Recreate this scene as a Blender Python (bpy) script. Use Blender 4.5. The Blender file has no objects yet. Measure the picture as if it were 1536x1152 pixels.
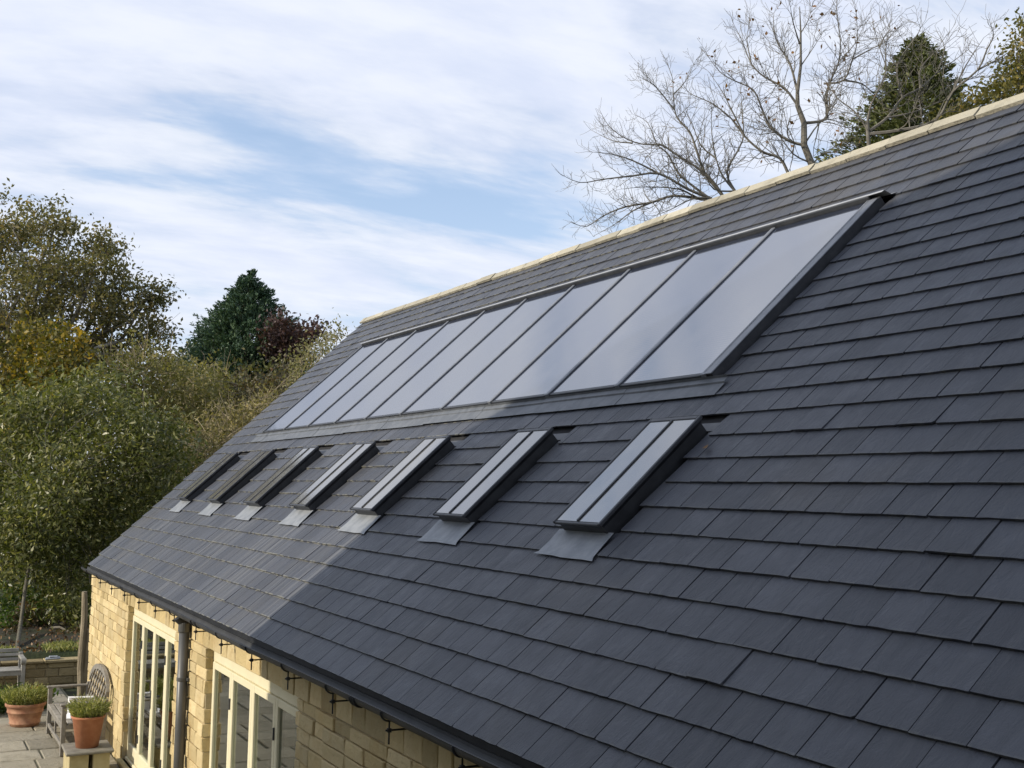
import bpy, math, random
import numpy as np
from mathutils import Vector, Matrix

# ------------------------------------------------------------------ camera, sky, sun, exposure
S = bpy.context.scene
COL = S.collection
CR = np.array([[0.88532518, -0.46464369, 0.01748039], [-0.05739981, -0.07190726, 0.99575831], [0.46141585, 0.88257327, 0.09033177]])
CC = np.array([-2.65853, 0.0, 1.24552])
FPX = 1751.72
cd = bpy.data.cameras.new('camera'); cam = bpy.data.objects.new('camera', cd); COL.objects.link(cam)
m = Matrix(((CR[0][0], CR[1][0], -CR[2][0], CC[0]), (CR[0][1], CR[1][1], -CR[2][1], CC[1]), (CR[0][2], CR[1][2], -CR[2][2], CC[2]), (0, 0, 0, 1)))
cam.matrix_world = m
cd.sensor_width = 36; cd.lens = FPX / 1536 * 36; cd.clip_start = 0.05; cd.clip_end = 3000
S.camera = cam
S.cycles.filter_width = 1.5
S.render.resolution_x = 1024; S.render.resolution_y = 768
S.view_settings.view_transform = 'Standard'; S.view_settings.look = 'None'
S.view_settings.exposure = 0.25; S.view_settings.gamma = 1.0; S.view_settings.use_curve_mapping = False

SUN_EL = math.radians(26); SUN_AZ = math.radians(4)         # the sun stands over -X, a little towards +Y
SDIR = Vector((-math.cos(SUN_EL) * math.cos(SUN_AZ), math.cos(SUN_EL) * math.sin(SUN_AZ), math.sin(SUN_EL)))
sl = bpy.data.lights.new('sun', 'SUN'); sl.energy = 3.6; sl.angle = math.radians(0.53); sl.color = (1.0, 0.91, 0.76)
so = bpy.data.objects.new('sun', sl); COL.objects.link(so); so.location = (-30, 5, 30)
so.rotation_euler = (-SDIR).to_track_quat('-Z', 'Y').to_euler()

W = bpy.data.worlds.new('World'); S.world = W; W.use_nodes = True
nt = W.node_tree; nt.nodes.clear()
def nn(t, typ, **kw):
    n = t.nodes.new(typ)
    for k, v in kw.items(): setattr(n, k, v)
    return n
def lk(t, a, b): t.links.new(a, b)
def mth(t, op, a, b=None, c=None, clamp=False):
    n = nn(t, 'ShaderNodeMath', operation=op, use_clamp=clamp)
    for i, v in enumerate((a, b, c)):
        if v is None: continue
        if isinstance(v, (int, float)): n.inputs[i].default_value = v
        else: lk(t, v, n.inputs[i])
    return n.outputs[0]
def mrange(t, v, a, b, c=0.0, d=1.0, smooth=True):
    n = nn(t, 'ShaderNodeMapRange'); n.interpolation_type = 'SMOOTHSTEP' if smooth else 'LINEAR'; n.clamp = True if not smooth else n.clamp
    lk(t, v, n.inputs[0])
    for i, x in enumerate((a, b, c, d)): n.inputs[i + 1].default_value = x
    return n.outputs[0]
def mixc(t, f, a, b):
    n = nn(t, 'ShaderNodeMix', data_type='RGBA')
    for s, v in ((n.inputs[0], f), (n.inputs[6], a), (n.inputs[7], b)):
        if isinstance(v, (int, float)): s.default_value = v
        elif isinstance(v, tuple): s.default_value = v if len(v) == 4 else (*v, 1)
        else: lk(t, v, s)
    return n.outputs[2]
def noise(t, vec, scale, detail=4, rough=.55, dist=0.0):
    n = nn(t, 'ShaderNodeTexNoise'); n.inputs['Scale'].default_value = scale; n.inputs['Detail'].default_value = detail
    n.inputs['Roughness'].default_value = rough; n.inputs['Distortion'].default_value = dist
    if vec is not None: lk(t, vec, n.inputs['Vector'])
    return n.outputs['Fac']

sky = nn(nt, 'ShaderNodeTexSky'); sky.sky_type = 'NISHITA'; sky.sun_disc = False
sky.sun_elevation = SUN_EL; sky.sun_rotation = math.atan2(SDIR.x, SDIR.y)
sky.air_density = 1.0; sky.dust_density = 0.6; sky.ozone_density = 1.5
tc = nn(nt, 'ShaderNodeTexCoord')
sep = nn(nt, 'ShaderNodeSeparateXYZ'); lk(nt, tc.outputs['Generated'], sep.inputs[0])
den = mth(nt, 'ADD', mth(nt, 'MAXIMUM', sep.outputs[2], 0.0), 0.22)
cx = mth(nt, 'DIVIDE', sep.outputs[0], den); cy = mth(nt, 'DIVIDE', sep.outputs[1], den)
cmb = nn(nt, 'ShaderNodeCombineXYZ'); lk(nt, cx, cmb.inputs[0]); lk(nt, cy, cmb.inputs[1])
mp = nn(nt, 'ShaderNodeMapping'); lk(nt, cmb.outputs[0], mp.inputs[0])
mp.inputs['Location'].default_value = (3.7, 1.6, 0); mp.inputs['Rotation'].default_value = (0, 0, math.radians(28)); mp.inputs['Scale'].default_value = (0.75, 1.7, 1)
c1 = noise(nt, mp.outputs[0], 1.15, 7, .52, .35)
c2 = noise(nt, mp.outputs[0], 4.2, 5, .6, .2)
cl = mth(nt, 'ADD', mth(nt, 'MULTIPLY', c1, 0.78), mth(nt, 'MULTIPLY', c2, 0.22))
cov = mrange(nt, cl, 0.36, 0.57)
low = mrange(nt, sep.outputs[2], 0.02, 0.30, 0.75, 0.0)
cov = mth(nt, 'MAXIMUM', cov, low)
thin = mrange(nt, cov, 0.0, 0.75)
cov = mth(nt, 'ADD', mth(nt, 'MULTIPLY', cov, .55), .45)
skyc = nn(nt, 'ShaderNodeVectorMath', operation='SCALE'); lk(nt, sky.outputs[0], skyc.inputs[0]); skyc.inputs['Scale'].default_value = 1.0
bg1 = nn(nt, 'ShaderNodeBackground'); lk(nt, sky.outputs[0], bg1.inputs[0]); bg1.inputs[1].default_value = 0.14
thick = mrange(nt, c2, 0.3, 0.7)
bg2 = nn(nt, 'ShaderNodeBackground'); lk(nt, mixc(nt, thin, (0.50, 0.63, 0.86), mixc(nt, thick, (0.64, 0.695, 0.84), (0.76, 0.795, 0.88))), bg2.inputs[0]); bg2.inputs[1].default_value = 1.0
mx = nn(nt, 'ShaderNodeMixShader'); lk(nt, mth(nt, 'MULTIPLY', cov, 0.96), mx.inputs[0]); lk(nt, bg1.outputs[0], mx.inputs[1]); lk(nt, bg2.outputs[0], mx.inputs[2])
wo = nn(nt, 'ShaderNodeOutputWorld'); lk(nt, mx.outputs[0], wo.inputs[0])

# ------------------------------------------------------------------ helpers
def ray(x, y):
    d = np.array([(x - 768) / FPX, -(y - 576) / FPX, 1.0]); return CR.T @ d
def atd(x, y, depth): return CC + ray(x, y) * depth
def atz(x, y, z):
    d = ray(x, y); return CC + d * ((z - CC[2]) / d[2])

def link(o, parent=None):
    COL.objects.link(o)
    if parent is not None: o.parent = parent
    return o
def mesh(name, verts, faces, mat, parent=None, smooth=False):
    me = bpy.data.meshes.new(name); me.from_pydata([tuple(map(float, v)) for v in verts], [], faces); me.update()
    if mat: me.materials.append(mat)
    if smooth: me.polygons.foreach_set('use_smooth', [True] * len(me.polygons))
    return link(bpy.data.objects.new(name, me), parent)
def npmesh(name, V, F, mat, parent=None, rnd=None, smooth=False):
    """V (n,3), F (m,k) numpy arrays, one face size"""
    me = bpy.data.meshes.new(name); k = F.shape[1]
    me.vertices.add(len(V)); me.vertices.foreach_set('co', np.asarray(V, np.float32).ravel())
    me.loops.add(F.size); me.loops.foreach_set('vertex_index', np.asarray(F, np.int32).ravel())
    me.polygons.add(len(F)); me.polygons.foreach_set('loop_start', np.arange(0, F.size, k, dtype=np.int32))
    if smooth: me.polygons.foreach_set('use_smooth', np.ones(len(F), bool))
    me.update(calc_edges=True)
    if rnd is not None:
        a = me.attributes.new('rnd', 'FLOAT', 'FACE'); a.data.foreach_set('value', np.asarray(rnd, np.float32))
    if mat: me.materials.append(mat)
    return link(bpy.data.objects.new(name, me), parent)
def empty(name, loc=(0, 0, 0)):
    o = bpy.data.objects.new(name, None); o.empty_display_size = .1; o.location = loc; COL.objects.link(o); return o
def tag(o, label=None, cat=None, group=None, kind=None):
    if label: o['label'] = label
    if cat: o['category'] = cat
    if group: o['group'] = group
    if kind: o['kind'] = kind
    return o

class MB:
    """collects boxes, tubes and lathes into one mesh"""
    def __init__(s): s.v = []; s.f = []
    def add(s, V, F):
        n = len(s.v); s.v += [tuple(map(float, v)) for v in V]; s.f += [tuple(i + n for i in f) for f in F]; return s
    def box(s, a, b, ch=0.0, fn=None):
        """axis-aligned box from a to b, edges chamfered by ch; fn maps the points"""
        a = np.minimum(a, b).astype(float); b = np.maximum(np.array(a), np.maximum(b, a)).astype(float) if False else np.maximum(np.asarray(a), np.asarray(b, float))
        if ch <= 0:
            V = [(x, y, z) for z in (a[2], b[2]) for y in (a[1], b[1]) for x in (a[0], b[0])]
            F = [(0, 2, 3, 1), (4, 5, 7, 6), (0, 1, 5, 4), (2, 6, 7, 3), (0, 4, 6, 2), (1, 3, 7, 5)]
        else:
            c = min(ch, .45 * float(np.min(b - a))); V = []; idx = {}
            for ix in (0, 1):
                for iy in (0, 1):
                    for iz in (0, 1):
                        p = np.array([(a, b)[ix][0], (a, b)[iy][1], (a, b)[iz][2]]); sg = np.array([1 - 2 * ix, 1 - 2 * iy, 1 - 2 * iz]) * c
                        for ax in range(3):
                            q = p + sg; q[ax] = p[ax]; idx[(ix, iy, iz, ax)] = len(V); V.append(q)
            F = []
            for ax in range(3):
                o1, o2 = (ax + 1) % 3, (ax + 2) % 3
                for sd in (0, 1):
                    r = []
                    for (p1, p2) in ((0, 0), (1, 0), (1, 1), (0, 1)):
                        k = [0, 0, 0]; k[ax] = sd; k[o1] = p1; k[o2] = p2; r.append(idx[(*k, ax)])
                    F.append(tuple(r) if sd else tuple(r[::-1]))
            for ax in range(3):     # edges along ax
                o1, o2 = (ax + 1) % 3, (ax + 2) % 3
                for p1 in (0, 1):
                    for p2 in (0, 1):
                        k = [0, 0, 0]; k[o1] = p1; k[o2] = p2; k2 = list(k); k2[ax] = 1
                        q = (idx[(*k, o1)], idx[(*k, o2)], idx[(*k2, o2)], idx[(*k2, o1)])
                        F.append(q if (p1 ^ p2) else q[::-1])
            for ix in (0, 1):
                for iy in (0, 1):
                    for iz in (0, 1):
                        t = tuple(idx[(ix, iy, iz, ax)] for ax in range(3)); F.append(t if (ix + iy + iz) % 2 else t[::-1])
        if fn: V = [fn(v) for v in V]
        return s.add(V, F)
    def tube(s, pts, r, n=8, caps=True):
        pts = [np.asarray(p, float) for p in pts]; k = len(pts); rs = list(r) if hasattr(r, '__len__') else [r] * k
        V = []; F = []; up = np.array([.31, .17, .93])
        for i in range(k):
            d = pts[min(i + 1, k - 1)] - pts[max(i - 1, 0)]; d /= np.linalg.norm(d) + 1e-9
            if abs(d @ up) > .97: up = np.array([.9, .3, .1])
            a = np.cross(d, up); a /= np.linalg.norm(a); b = np.cross(d, a); up = up if i else up
            for j in range(n):
                t = 2 * math.pi * j / n; V.append(pts[i] + rs[i] * (math.cos(t) * a + math.sin(t) * b))
        for i in range(k - 1):
            for j in range(n):
                F.append((i * n + j, i * n + (j + 1) % n, (i + 1) * n + (j + 1) % n, (i + 1) * n + j))
        if caps: F.append(tuple(range(n))[::-1]); F.append(tuple(range((k - 1) * n, k * n)))
        return s.add(V, F)
    def lathe(s, c, prof, n=28):
        V = []; F = []
        for (r, z) in prof:
            for j in range(n):
                t = 2 * math.pi * j / n; V.append((c[0] + r * math.cos(t), c[1] + r * math.sin(t), c[2] + z))
        for i in range(len(prof) - 1):
            for j in range(n): F.append((i * n + j, i * n + (j + 1) % n, (i + 1) * n + (j + 1) % n, (i + 1) * n + j))
        F.append(tuple(range(n))[::-1]); F.append(tuple(range((len(prof) - 1) * n, len(prof) * n)))
        return s.add(V, F)
    def build(s, name, mat, parent=None, smooth=False): return mesh(name, s.v, s.f, mat, parent, smooth)

# ------------------------------------------------------------------ materials
def newmat(name):
    mt = bpy.data.materials.new(name); mt.use_nodes = True; t = mt.node_tree; t.nodes.clear()
    o = nn(t, 'ShaderNodeOutputMaterial'); b = nn(t, 'ShaderNodeBsdfPrincipled'); lk(t, b.outputs[0], o.inputs[0])
    g = nn(t, 'ShaderNodeNewGeometry')
    return mt, t, b, o, g.outputs['Position']
def bump(t, b, h, strength=.4, dist=.01, prev=None):
    n = nn(t, 'ShaderNodeBump'); n.inputs['Strength'].default_value = strength; n.inputs['Distance'].default_value = dist
    lk(t, h, n.inputs['Height'])
    if prev is not None: lk(t, prev, n.inputs['Normal'])
    lk(t, n.outputs[0], b.inputs['Normal']); return n.outputs[0]
def objrand(t):
    return nn(t, 'ShaderNodeObjectInfo').outputs['Random']
def plain(name, ca, cb, scale=6, rough=.6, bs=30, bstr=.25, bdist=.004, metal=0.0, spec=.5, perobj=0.0, stretch=None, detail=5):
    mt, t, b, o, P = newmat(name)
    if stretch:
        mpn = nn(t, 'ShaderNodeMapping'); lk(t, P, mpn.inputs[0]); mpn.inputs['Scale'].default_value = stretch; P = mpn.outputs[0]
    f = noise(t, P, scale, detail, .6); f = mrange(t, f, .3, .7)
    c = mixc(t, f, ca, cb)
    if perobj:
        hs = nn(t, 'ShaderNodeHueSaturation'); lk(t, c, hs.inputs['Color'])
        r = objrand(t)
        lk(t, mth(t, 'ADD', mth(t, 'MULTIPLY', r, 2 * perobj), 1 - perobj), hs.inputs['Value'])
        r2 = mth(t, 'FRACT', mth(t, 'MULTIPLY', r, 17.3)); lk(t, mth(t, 'ADD', mth(t, 'MULTIPLY', r2, perobj), 1 - perobj / 2), hs.inputs['Saturation'])
        c = hs.outputs[0]
    lk(t, c, b.inputs['Base Color']); b.inputs['Roughness'].default_value = rough; b.inputs['Metallic'].default_value = metal
    b.inputs['Specular IOR Level'].default_value = spec
    if bstr: bump(t, b, noise(t, P, bs, 5, .6), bstr, bdist)
    return mt

TH = math.radians(42.4917); CT, ST = math.cos(TH), math.sin(TH)
G = 0.215                                                   # course gauge of the slating
def RP(y, s, h=0.0): return (s * CT - h * ST, y, s * ST + h * CT)
WINY = [5.85 + 1.862 * i for i in range(7)]                 # near edges of the roof windows
WINW = 0.55

def slate_material():
    mt, t, b, o, P = newmat('slate')
    sx = nn(t, 'ShaderNodeSeparateXYZ'); lk(t, P, sx.inputs[0])
    s = mth(t, 'ADD', mth(t, 'MULTIPLY', sx.outputs[0], CT), mth(t, 'MULTIPLY', sx.outputs[2], ST)); y = sx.outputs[1]
    at = nn(t, 'ShaderNodeAttribute', attribute_name='rnd'); r = mth(t, 'FRACT', mth(t, 'ADD', at.outputs['Fac'], objrand(t)))
    # each slate shifts the pattern so that no two look alike
    cm = nn(t, 'ShaderNodeCombineXYZ'); lk(t, mth(t, 'ADD', y, mth(t, 'MULTIPLY', r, 37.0)), cm.inputs[0]); lk(t, s, cm.inputs[1]); lk(t, mth(t, 'MULTIPLY', r, 5.0), cm.inputs[2])
    v = cm.outputs[0]
    base = mixc(t, r, (0.034, 0.038, 0.050), (0.063, 0.0685, 0.085))
    f1 = mrange(t, noise(t, v, 5, 6, .65, .3), .3, .7)
    base = mixc(t, mth(t, 'MULTIPLY', f1, .45), base, (0.074, 0.077, 0.085))
    wm = nn(t, 'ShaderNodeCombineXYZ'); lk(t, mth(t, 'MULTIPLY', y, 16.0), wm.inputs[0]); lk(t, mth(t, 'MULTIPLY', s, 1.3), wm.inputs[1])
    st = noise(t, wm.outputs[0], 1.0, 4, .65)
    base = mixc(t, mth(t, 'MULTIPLY', mrange(t, st, .5, .8), .28), base, (0.125, 0.125, 0.13))
    # rust-brown and mossy tints
    big = mrange(t, noise(t, P, .9, 3, .5), .52, .75)
    base = mixc(t, mth(t, 'MULTIPLY', big, .3), base, (0.10, 0.088, 0.07))
    # pale lead stain washed down the slope below every apron
    ph = mth(t, 'FRACT', mth(t, 'ADD', mth(t, 'DIVIDE', mth(t, 'SUBTRACT', y, WINY[0] + WINW / 2), 1.862), .5))
    dy = mth(t, 'MULTIPLY', mth(t, 'ABSOLUTE', mth(t, 'SUBTRACT', ph, .5)), 1.862)
    inw = mrange(t, dy, .24, .85, 1.0, 0.12)
    dn = mrange(t, s, 1.26, 1.30, 1.0, 0.0)
    wl = nn(t, 'ShaderNodeCombineXYZ'); lk(t, mth(t, 'MULTIPLY', y, 34.0), wl.inputs[0]); lk(t, mth(t, 'MULTIPLY', s, .55), wl.inputs[1])
    run = mrange(t, noise(t, wl.outputs[0], 1.0, 3, .6), .47, .62)
    stain = mth(t, 'MULTIPLY', mth(t, 'MULTIPLY', mth(t, 'MULTIPLY', inw, dn), run), mrange(t, y, 7.4, 9.6, .0, .34))
    base = mixc(t, stain, base, (0.25, 0.25, 0.245))
    # pale dashes paint sunlight on the tail edges, strongest on the far roof
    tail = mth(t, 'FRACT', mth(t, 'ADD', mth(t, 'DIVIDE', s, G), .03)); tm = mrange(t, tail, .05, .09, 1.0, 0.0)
    tail_sun = mth(t, 'MULTIPLY', tm, mrange(t, noise(t, v, 11, 2, .5), .46, .56))
    base = mixc(t, mth(t, 'MULTIPLY', tail_sun, mrange(t, y, 8.0, 10.5, .12, .58)), base, (0.27, 0.26, 0.205))
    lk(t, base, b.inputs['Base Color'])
    rr = mth(t, 'ADD', mth(t, 'MULTIPLY', f1, .16), .42); lk(t, rr, b.inputs['Roughness'])
    b.inputs['Specular IOR Level'].default_value = .42
    rv = nn(t, 'ShaderNodeMapping'); lk(t, v, rv.inputs[0]); rv.inputs['Rotation'].default_value = (0, 0, .6); rv.inputs['Scale'].default_value = (1, .35, 1)
    n1 = bump(t, b, noise(t, rv.outputs[0], 16, 7, .68, 1.2), .8, .010)
    bump(t, b, noise(t, v, 80, 4, .65), .4, .003, n1)
    return mt

M = {}
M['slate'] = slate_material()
M['deck'] = plain('roof_felt', (.012, .012, .014), (.022, .022, .024), 8, .9)
def stone_material(name, ca, cb, cc3, per=.2):
    mt, t, b, o, P = newmat(name)
    r = objrand(t); at = nn(t, 'ShaderNodeAttribute', attribute_name='rnd'); r = mth(t, 'FRACT', mth(t, 'ADD', r, at.outputs['Fac']))
    c = mixc(t, r, ca, cb)
    c = mixc(t, mth(t, 'MULTIPLY', mrange(t, noise(t, P, 5, 6, .65), .45, .75), .6), c, cc3)
    c = mixc(t, mth(t, 'MULTIPLY', mrange(t, noise(t, P, 38, 4, .6), .55, .8), .35), c, (.25, .19, .11))
    r2 = mth(t, 'FRACT', mth(t, 'MULTIPLY', r, 13.7))
    hs = nn(t, 'ShaderNodeHueSaturation'); lk(t, c, hs.inputs['Color']); lk(t, mth(t, 'ADD', mth(t, 'MULTIPLY', r2, 2 * per), 1 - per), hs.inputs['Value'])
    lk(t, hs.outputs[0], b.inputs['Base Color']); b.inputs['Roughness'].default_value = .9; b.inputs['Specular IOR Level'].default_value = .2
    n1 = bump(t, b, noise(t, P, 14, 6, .68), .9, .03); bump(t, b, noise(t, P, 60, 4, .65), .6, .008, n1)
    return mt
M['stone'] = stone_material('limestone', (.54, .425, .22), (.63, .515, .30), (.50, .345, .15))
M['mortar'] = plain('lime_mortar', (.36, .30, .19), (.44, .375, .25), 20, .95)
M['oldstone'] = stone_material('weathered_stone', (.30, .235, .125), (.37, .30, .17), (.20, .17, .09))
M['paving'] = stone_material('paving_stone', (.29, .26, .195), (.37, .335, .26), (.20, .185, .135), .12)
M['ridge'] = stone_material('ridge_stone', (.40, .37, .29), (.48, .445, .35), (.24, .225, .18), .18)
M['cream'] = plain('cream_paint', (.71, .65, .45), (.76, .70, .49), 5, .45, 60, .08)
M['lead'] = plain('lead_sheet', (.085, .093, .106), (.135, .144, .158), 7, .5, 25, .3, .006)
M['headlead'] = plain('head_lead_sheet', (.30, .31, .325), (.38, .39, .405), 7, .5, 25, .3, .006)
M['brightlead'] = plain('pale_lead_sheet', (.175, .19, .21), (.255, .27, .29), 9, .5, 25, .35, .006)
M['darklead'] = plain('dark_lead_sheet', (.05, .053, .06), (.08, .083, .09), 7, .5, 25, .3, .006)
M['black'] = plain('black_metal', (.012, .013, .016), (.026, .028, .032), 10, .42, 60, .1)
M['alu'] = plain('grey_glazing_metal', (.16, .17, .19), (.22, .23, .25), 10, .42, 60, .08, metal=.3)
M['darkalu'] = plain('dark_frame_metal', (.035, .038, .045), (.055, .058, .065), 10, .45, 60, .08, metal=.2)
M['gutter'] = plain('gutter_iron', (.018, .019, .021), (.036, .037, .038), 4, .62, 40, .15)
M['pipe'] = plain('downpipe_iron', (.07, .072, .072), (.10, .10, .098), 3, .42, 40, .12)
M['wood'] = plain('silvered_teak', (.17, .155, .13), (.29, .27, .235), 9, .8, 40, .4, .004, perobj=.15, stretch=(1, 1, 1))
M['palewood'] = plain('pale_teak', (.25, .24, .21), (.36, .34, .30), 9, .8, 40, .4, .004, perobj=.12)
M['post'] = plain('old_timber', (.20, .165, .11), (.34, .285, .195), 3, .9, 20, .8, .015, stretch=(6, 6, 1))
M['terracotta'] = plain('terracotta', (.38, .14, .065), (.48, .21, .11), 8, .8, 50, .2, .003)
M['oldterracotta'] = plain('old_terracotta', (.28, .125, .07), (.45, .25, .15), 9, .85, 50, .2, .003)
M['soil'] = plain('soil', (.03, .023, .016), (.06, .046, .03), 12, .95, 30, .9, .02)
M['white'] = plain('white_card', (.78, .78, .78), (.83, .83, .83), 5, .5, 50, .05)
M['yellowstone'] = plain('pier_block', (.40, .33, .17), (.48, .41, .23), 8, .9, 30, .3, .004)
M['slabtop'] = plain('plinth_slab', (.17, .155, .125), (.26, .24, .195), 9, .9, 30, .4, .005)
M['bark'] = plain('bark', (.10, .09, .07), (.20, .185, .15), 7, .95, 25, .9, .02, stretch=(1, 1, .3))
M['palebark'] = plain('pale_bark', (.10, .092, .068), (.18, .165, .125), 9, .95, 30, .7, .01, stretch=(1, 1, .4))
M['twig'] = plain('bare_twig', (.12, .11, .09), (.19, .175, .145), 5, .9, 0, 0)
M['tantwig'] = plain('tan_twig', (.26, .21, .13), (.38, .31, .20), 3, .9, 0, 0)
M['render'] = plain('house_stone', (.40, .33, .20), (.48, .41, .27), 4, .9, 12, .5, .02)
M['stonepiece'] = plain('blue_grey_stone', (.22, .24, .27), (.34, .36, .38), 15, .6, 30, .4)

def ground_material():
    mt, t, b, o, P = newmat('garden_ground')
    f = mrange(t, noise(t, P, .5, 5, .6), .4, .6); f2 = mrange(t, noise(t, P, 14, 5, .65), .3, .7)
    c = mixc(t, f2, (.018, .03, .008), (.04, .055, .015)); c = mixc(t, f, c, mixc(t, f2, (.022, .017, .010), (.045, .035, .021)))
    lk(t, c, b.inputs['Base Color']); b.inputs['Roughness'].default_value = .95; bump(t, b, noise(t, P, 25, 5, .7), .8, .03); return mt
M['ground'] = ground_material()
M['joint'] = plain('patio_bedding', (.10, .10, .06), (.16, .15, .10), 12, .95, 40, .5, .006)

def panel_material():
    mt, t, b, o, P = newmat('collector_glass')
    sx = nn(t, 'ShaderNodeSeparateXYZ'); lk(t, P, sx.inputs[0])
    s = mth(t, 'ADD', mth(t, 'MULTIPLY', sx.outputs[0], CT), mth(t, 'MULTIPLY', sx.outputs[2], ST))
    f = mrange(t, noise(t, P, .8, 3, .5), .3, .7)
    b.inputs['Roughness'].default_value = .1
    lk(t, mixc(t, f, (.016, .022, .042), (.026, .033, .055)), b.inputs['Base Color'])
    lk(t, mth(t, 'ADD', mth(t, 'MULTIPLY', mrange(t, noise(t, P, 2.5, 5, .6), .3, .7), .07), .03), b.inputs['Roughness'])
    b.inputs['IOR'].default_value = 5.2; b.inputs['Specular IOR Level'].default_value = .5
    w = nn(t, 'ShaderNodeTexWave'); w.wave_type = 'BANDS'; cmn = nn(t, 'ShaderNodeCombineXYZ'); lk(t, s, cmn.inputs[0])
    lk(t, mth(t, 'MULTIPLY', sx.outputs[1], .01), cmn.inputs[1]); lk(t, cmn.outputs[0], w.inputs['Vector']); w.inputs['Scale'].default_value = 11; w.inputs['Distortion'].default_value = .6; w.inputs['Detail'].default_value = 2
    n1 = bump(t, b, w.outputs['Fac'], .03, .004); bump(t, b, noise(t, P, 1.6, 2, .5), .05, .02, n1)
    return mt
M['panel'] = panel_material()
def rooflight_material():
    mt, t, b, o, P = newmat('rooflight_glass')
    f = mrange(t, noise(t, P, 7, 5, .6), .35, .75)
    lk(t, mixc(t, f, (.10, .10, .10), (.135, .133, .125)), b.inputs['Base Color'])
    lk(t, mth(t, 'ADD', mth(t, 'MULTIPLY', f, .07), .06), b.inputs['Roughness'])
    b.inputs['IOR'].default_value = 4.2; b.inputs['Specular IOR Level'].default_value = .5
    bump(t, b, noise(t, P, 1.4, 1, .5), .02, .02); return mt
M['rooflight'] = rooflight_material()
def window_material():
    mt = bpy.data.materials.new('window_glass'); mt.use_nodes = True; t = mt.node_tree; t.nodes.clear()
    o = nn(t, 'ShaderNodeOutputMaterial'); g = nn(t, 'ShaderNodeBsdfGlossy'); g.inputs['Roughness'].default_value = .01; g.inputs['Color'].default_value = (.95, .97, .96, 1)
    tr = nn(t, 'ShaderNodeBsdfTransparent'); tr.inputs['Color'].default_value = (.62, .66, .62, 1)
    fr = nn(t, 'ShaderNodeFresnel'); fr.inputs['IOR'].default_value = 1.5
    f = mth(t, 'MINIMUM', mth(t, 'MULTIPLY', fr.outputs[0], 1.25), .9)
    x = nn(t, 'ShaderNodeMixShader'); lk(t, f, x.inputs[0]); lk(t, tr.outputs[0], x.inputs[1]); lk(t, g.outputs[0], x.inputs[2]); lk(t, x.outputs[0], o.inputs[0]); return mt
M['glass'] = window_material()
M['inside'] = plain('interior_plaster', (.20, .18, .15), (.26, .24, .20), 3, .9, 0, 0)
M['insidefloor'] = plain('interior_floor', (.10, .075, .05), (.15, .115, .08), 3, .5, 0, 0)

def leaf_material(name, cols, trans=.38, rough=.5, spec=.35):
    if name in ('willow_leaf', 'olive_leaf', 'bush_leaf', 'tan_leaf', 'dark_leaf', 'olive_cypress_leaf', 'olive_gold_leaf'): cols = [(p, tuple(min(.6, k * 1.4) for k in c)) for p, c in cols]
    mt = bpy.data.materials.new(name); mt.use_nodes = True; t = mt.node_tree; t.nodes.clear()
    o = nn(t, 'ShaderNodeOutputMaterial'); b = nn(t, 'ShaderNodeBsdfPrincipled'); tl = nn(t, 'ShaderNodeBsdfTranslucent')
    at = nn(t, 'ShaderNodeAttribute', attribute_name='rnd'); cr = nn(t, 'ShaderNodeValToRGB'); lk(t, at.outputs['Fac'], cr.inputs[0])
    el = cr.color_ramp.elements
    for i, (p, c) in enumerate(cols):
        e = el[i] if i < 2 else el.new(p); e.position = p; e.color = (*c, 1)
    lk(t, cr.outputs[0], b.inputs['Base Color']); b.inputs['Roughness'].default_value = rough; b.inputs['Specular IOR Level'].default_value = spec
    sc = nn(t, 'ShaderNodeVectorMath', operation='MULTIPLY'); lk(t, cr.outputs[0], sc.inputs[0]); sc.inputs[1].default_value = (1.25, 1.25, .6); lk(t, sc.outputs[0], tl.inputs[0])
    x = nn(t, 'ShaderNodeMixShader'); x.inputs[0].default_value = trans; lk(t, b.outputs[0], x.inputs[1]); lk(t, tl.outputs[0], x.inputs[2]); lk(t, x.outputs[0], o.inputs[0]); return mt
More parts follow.
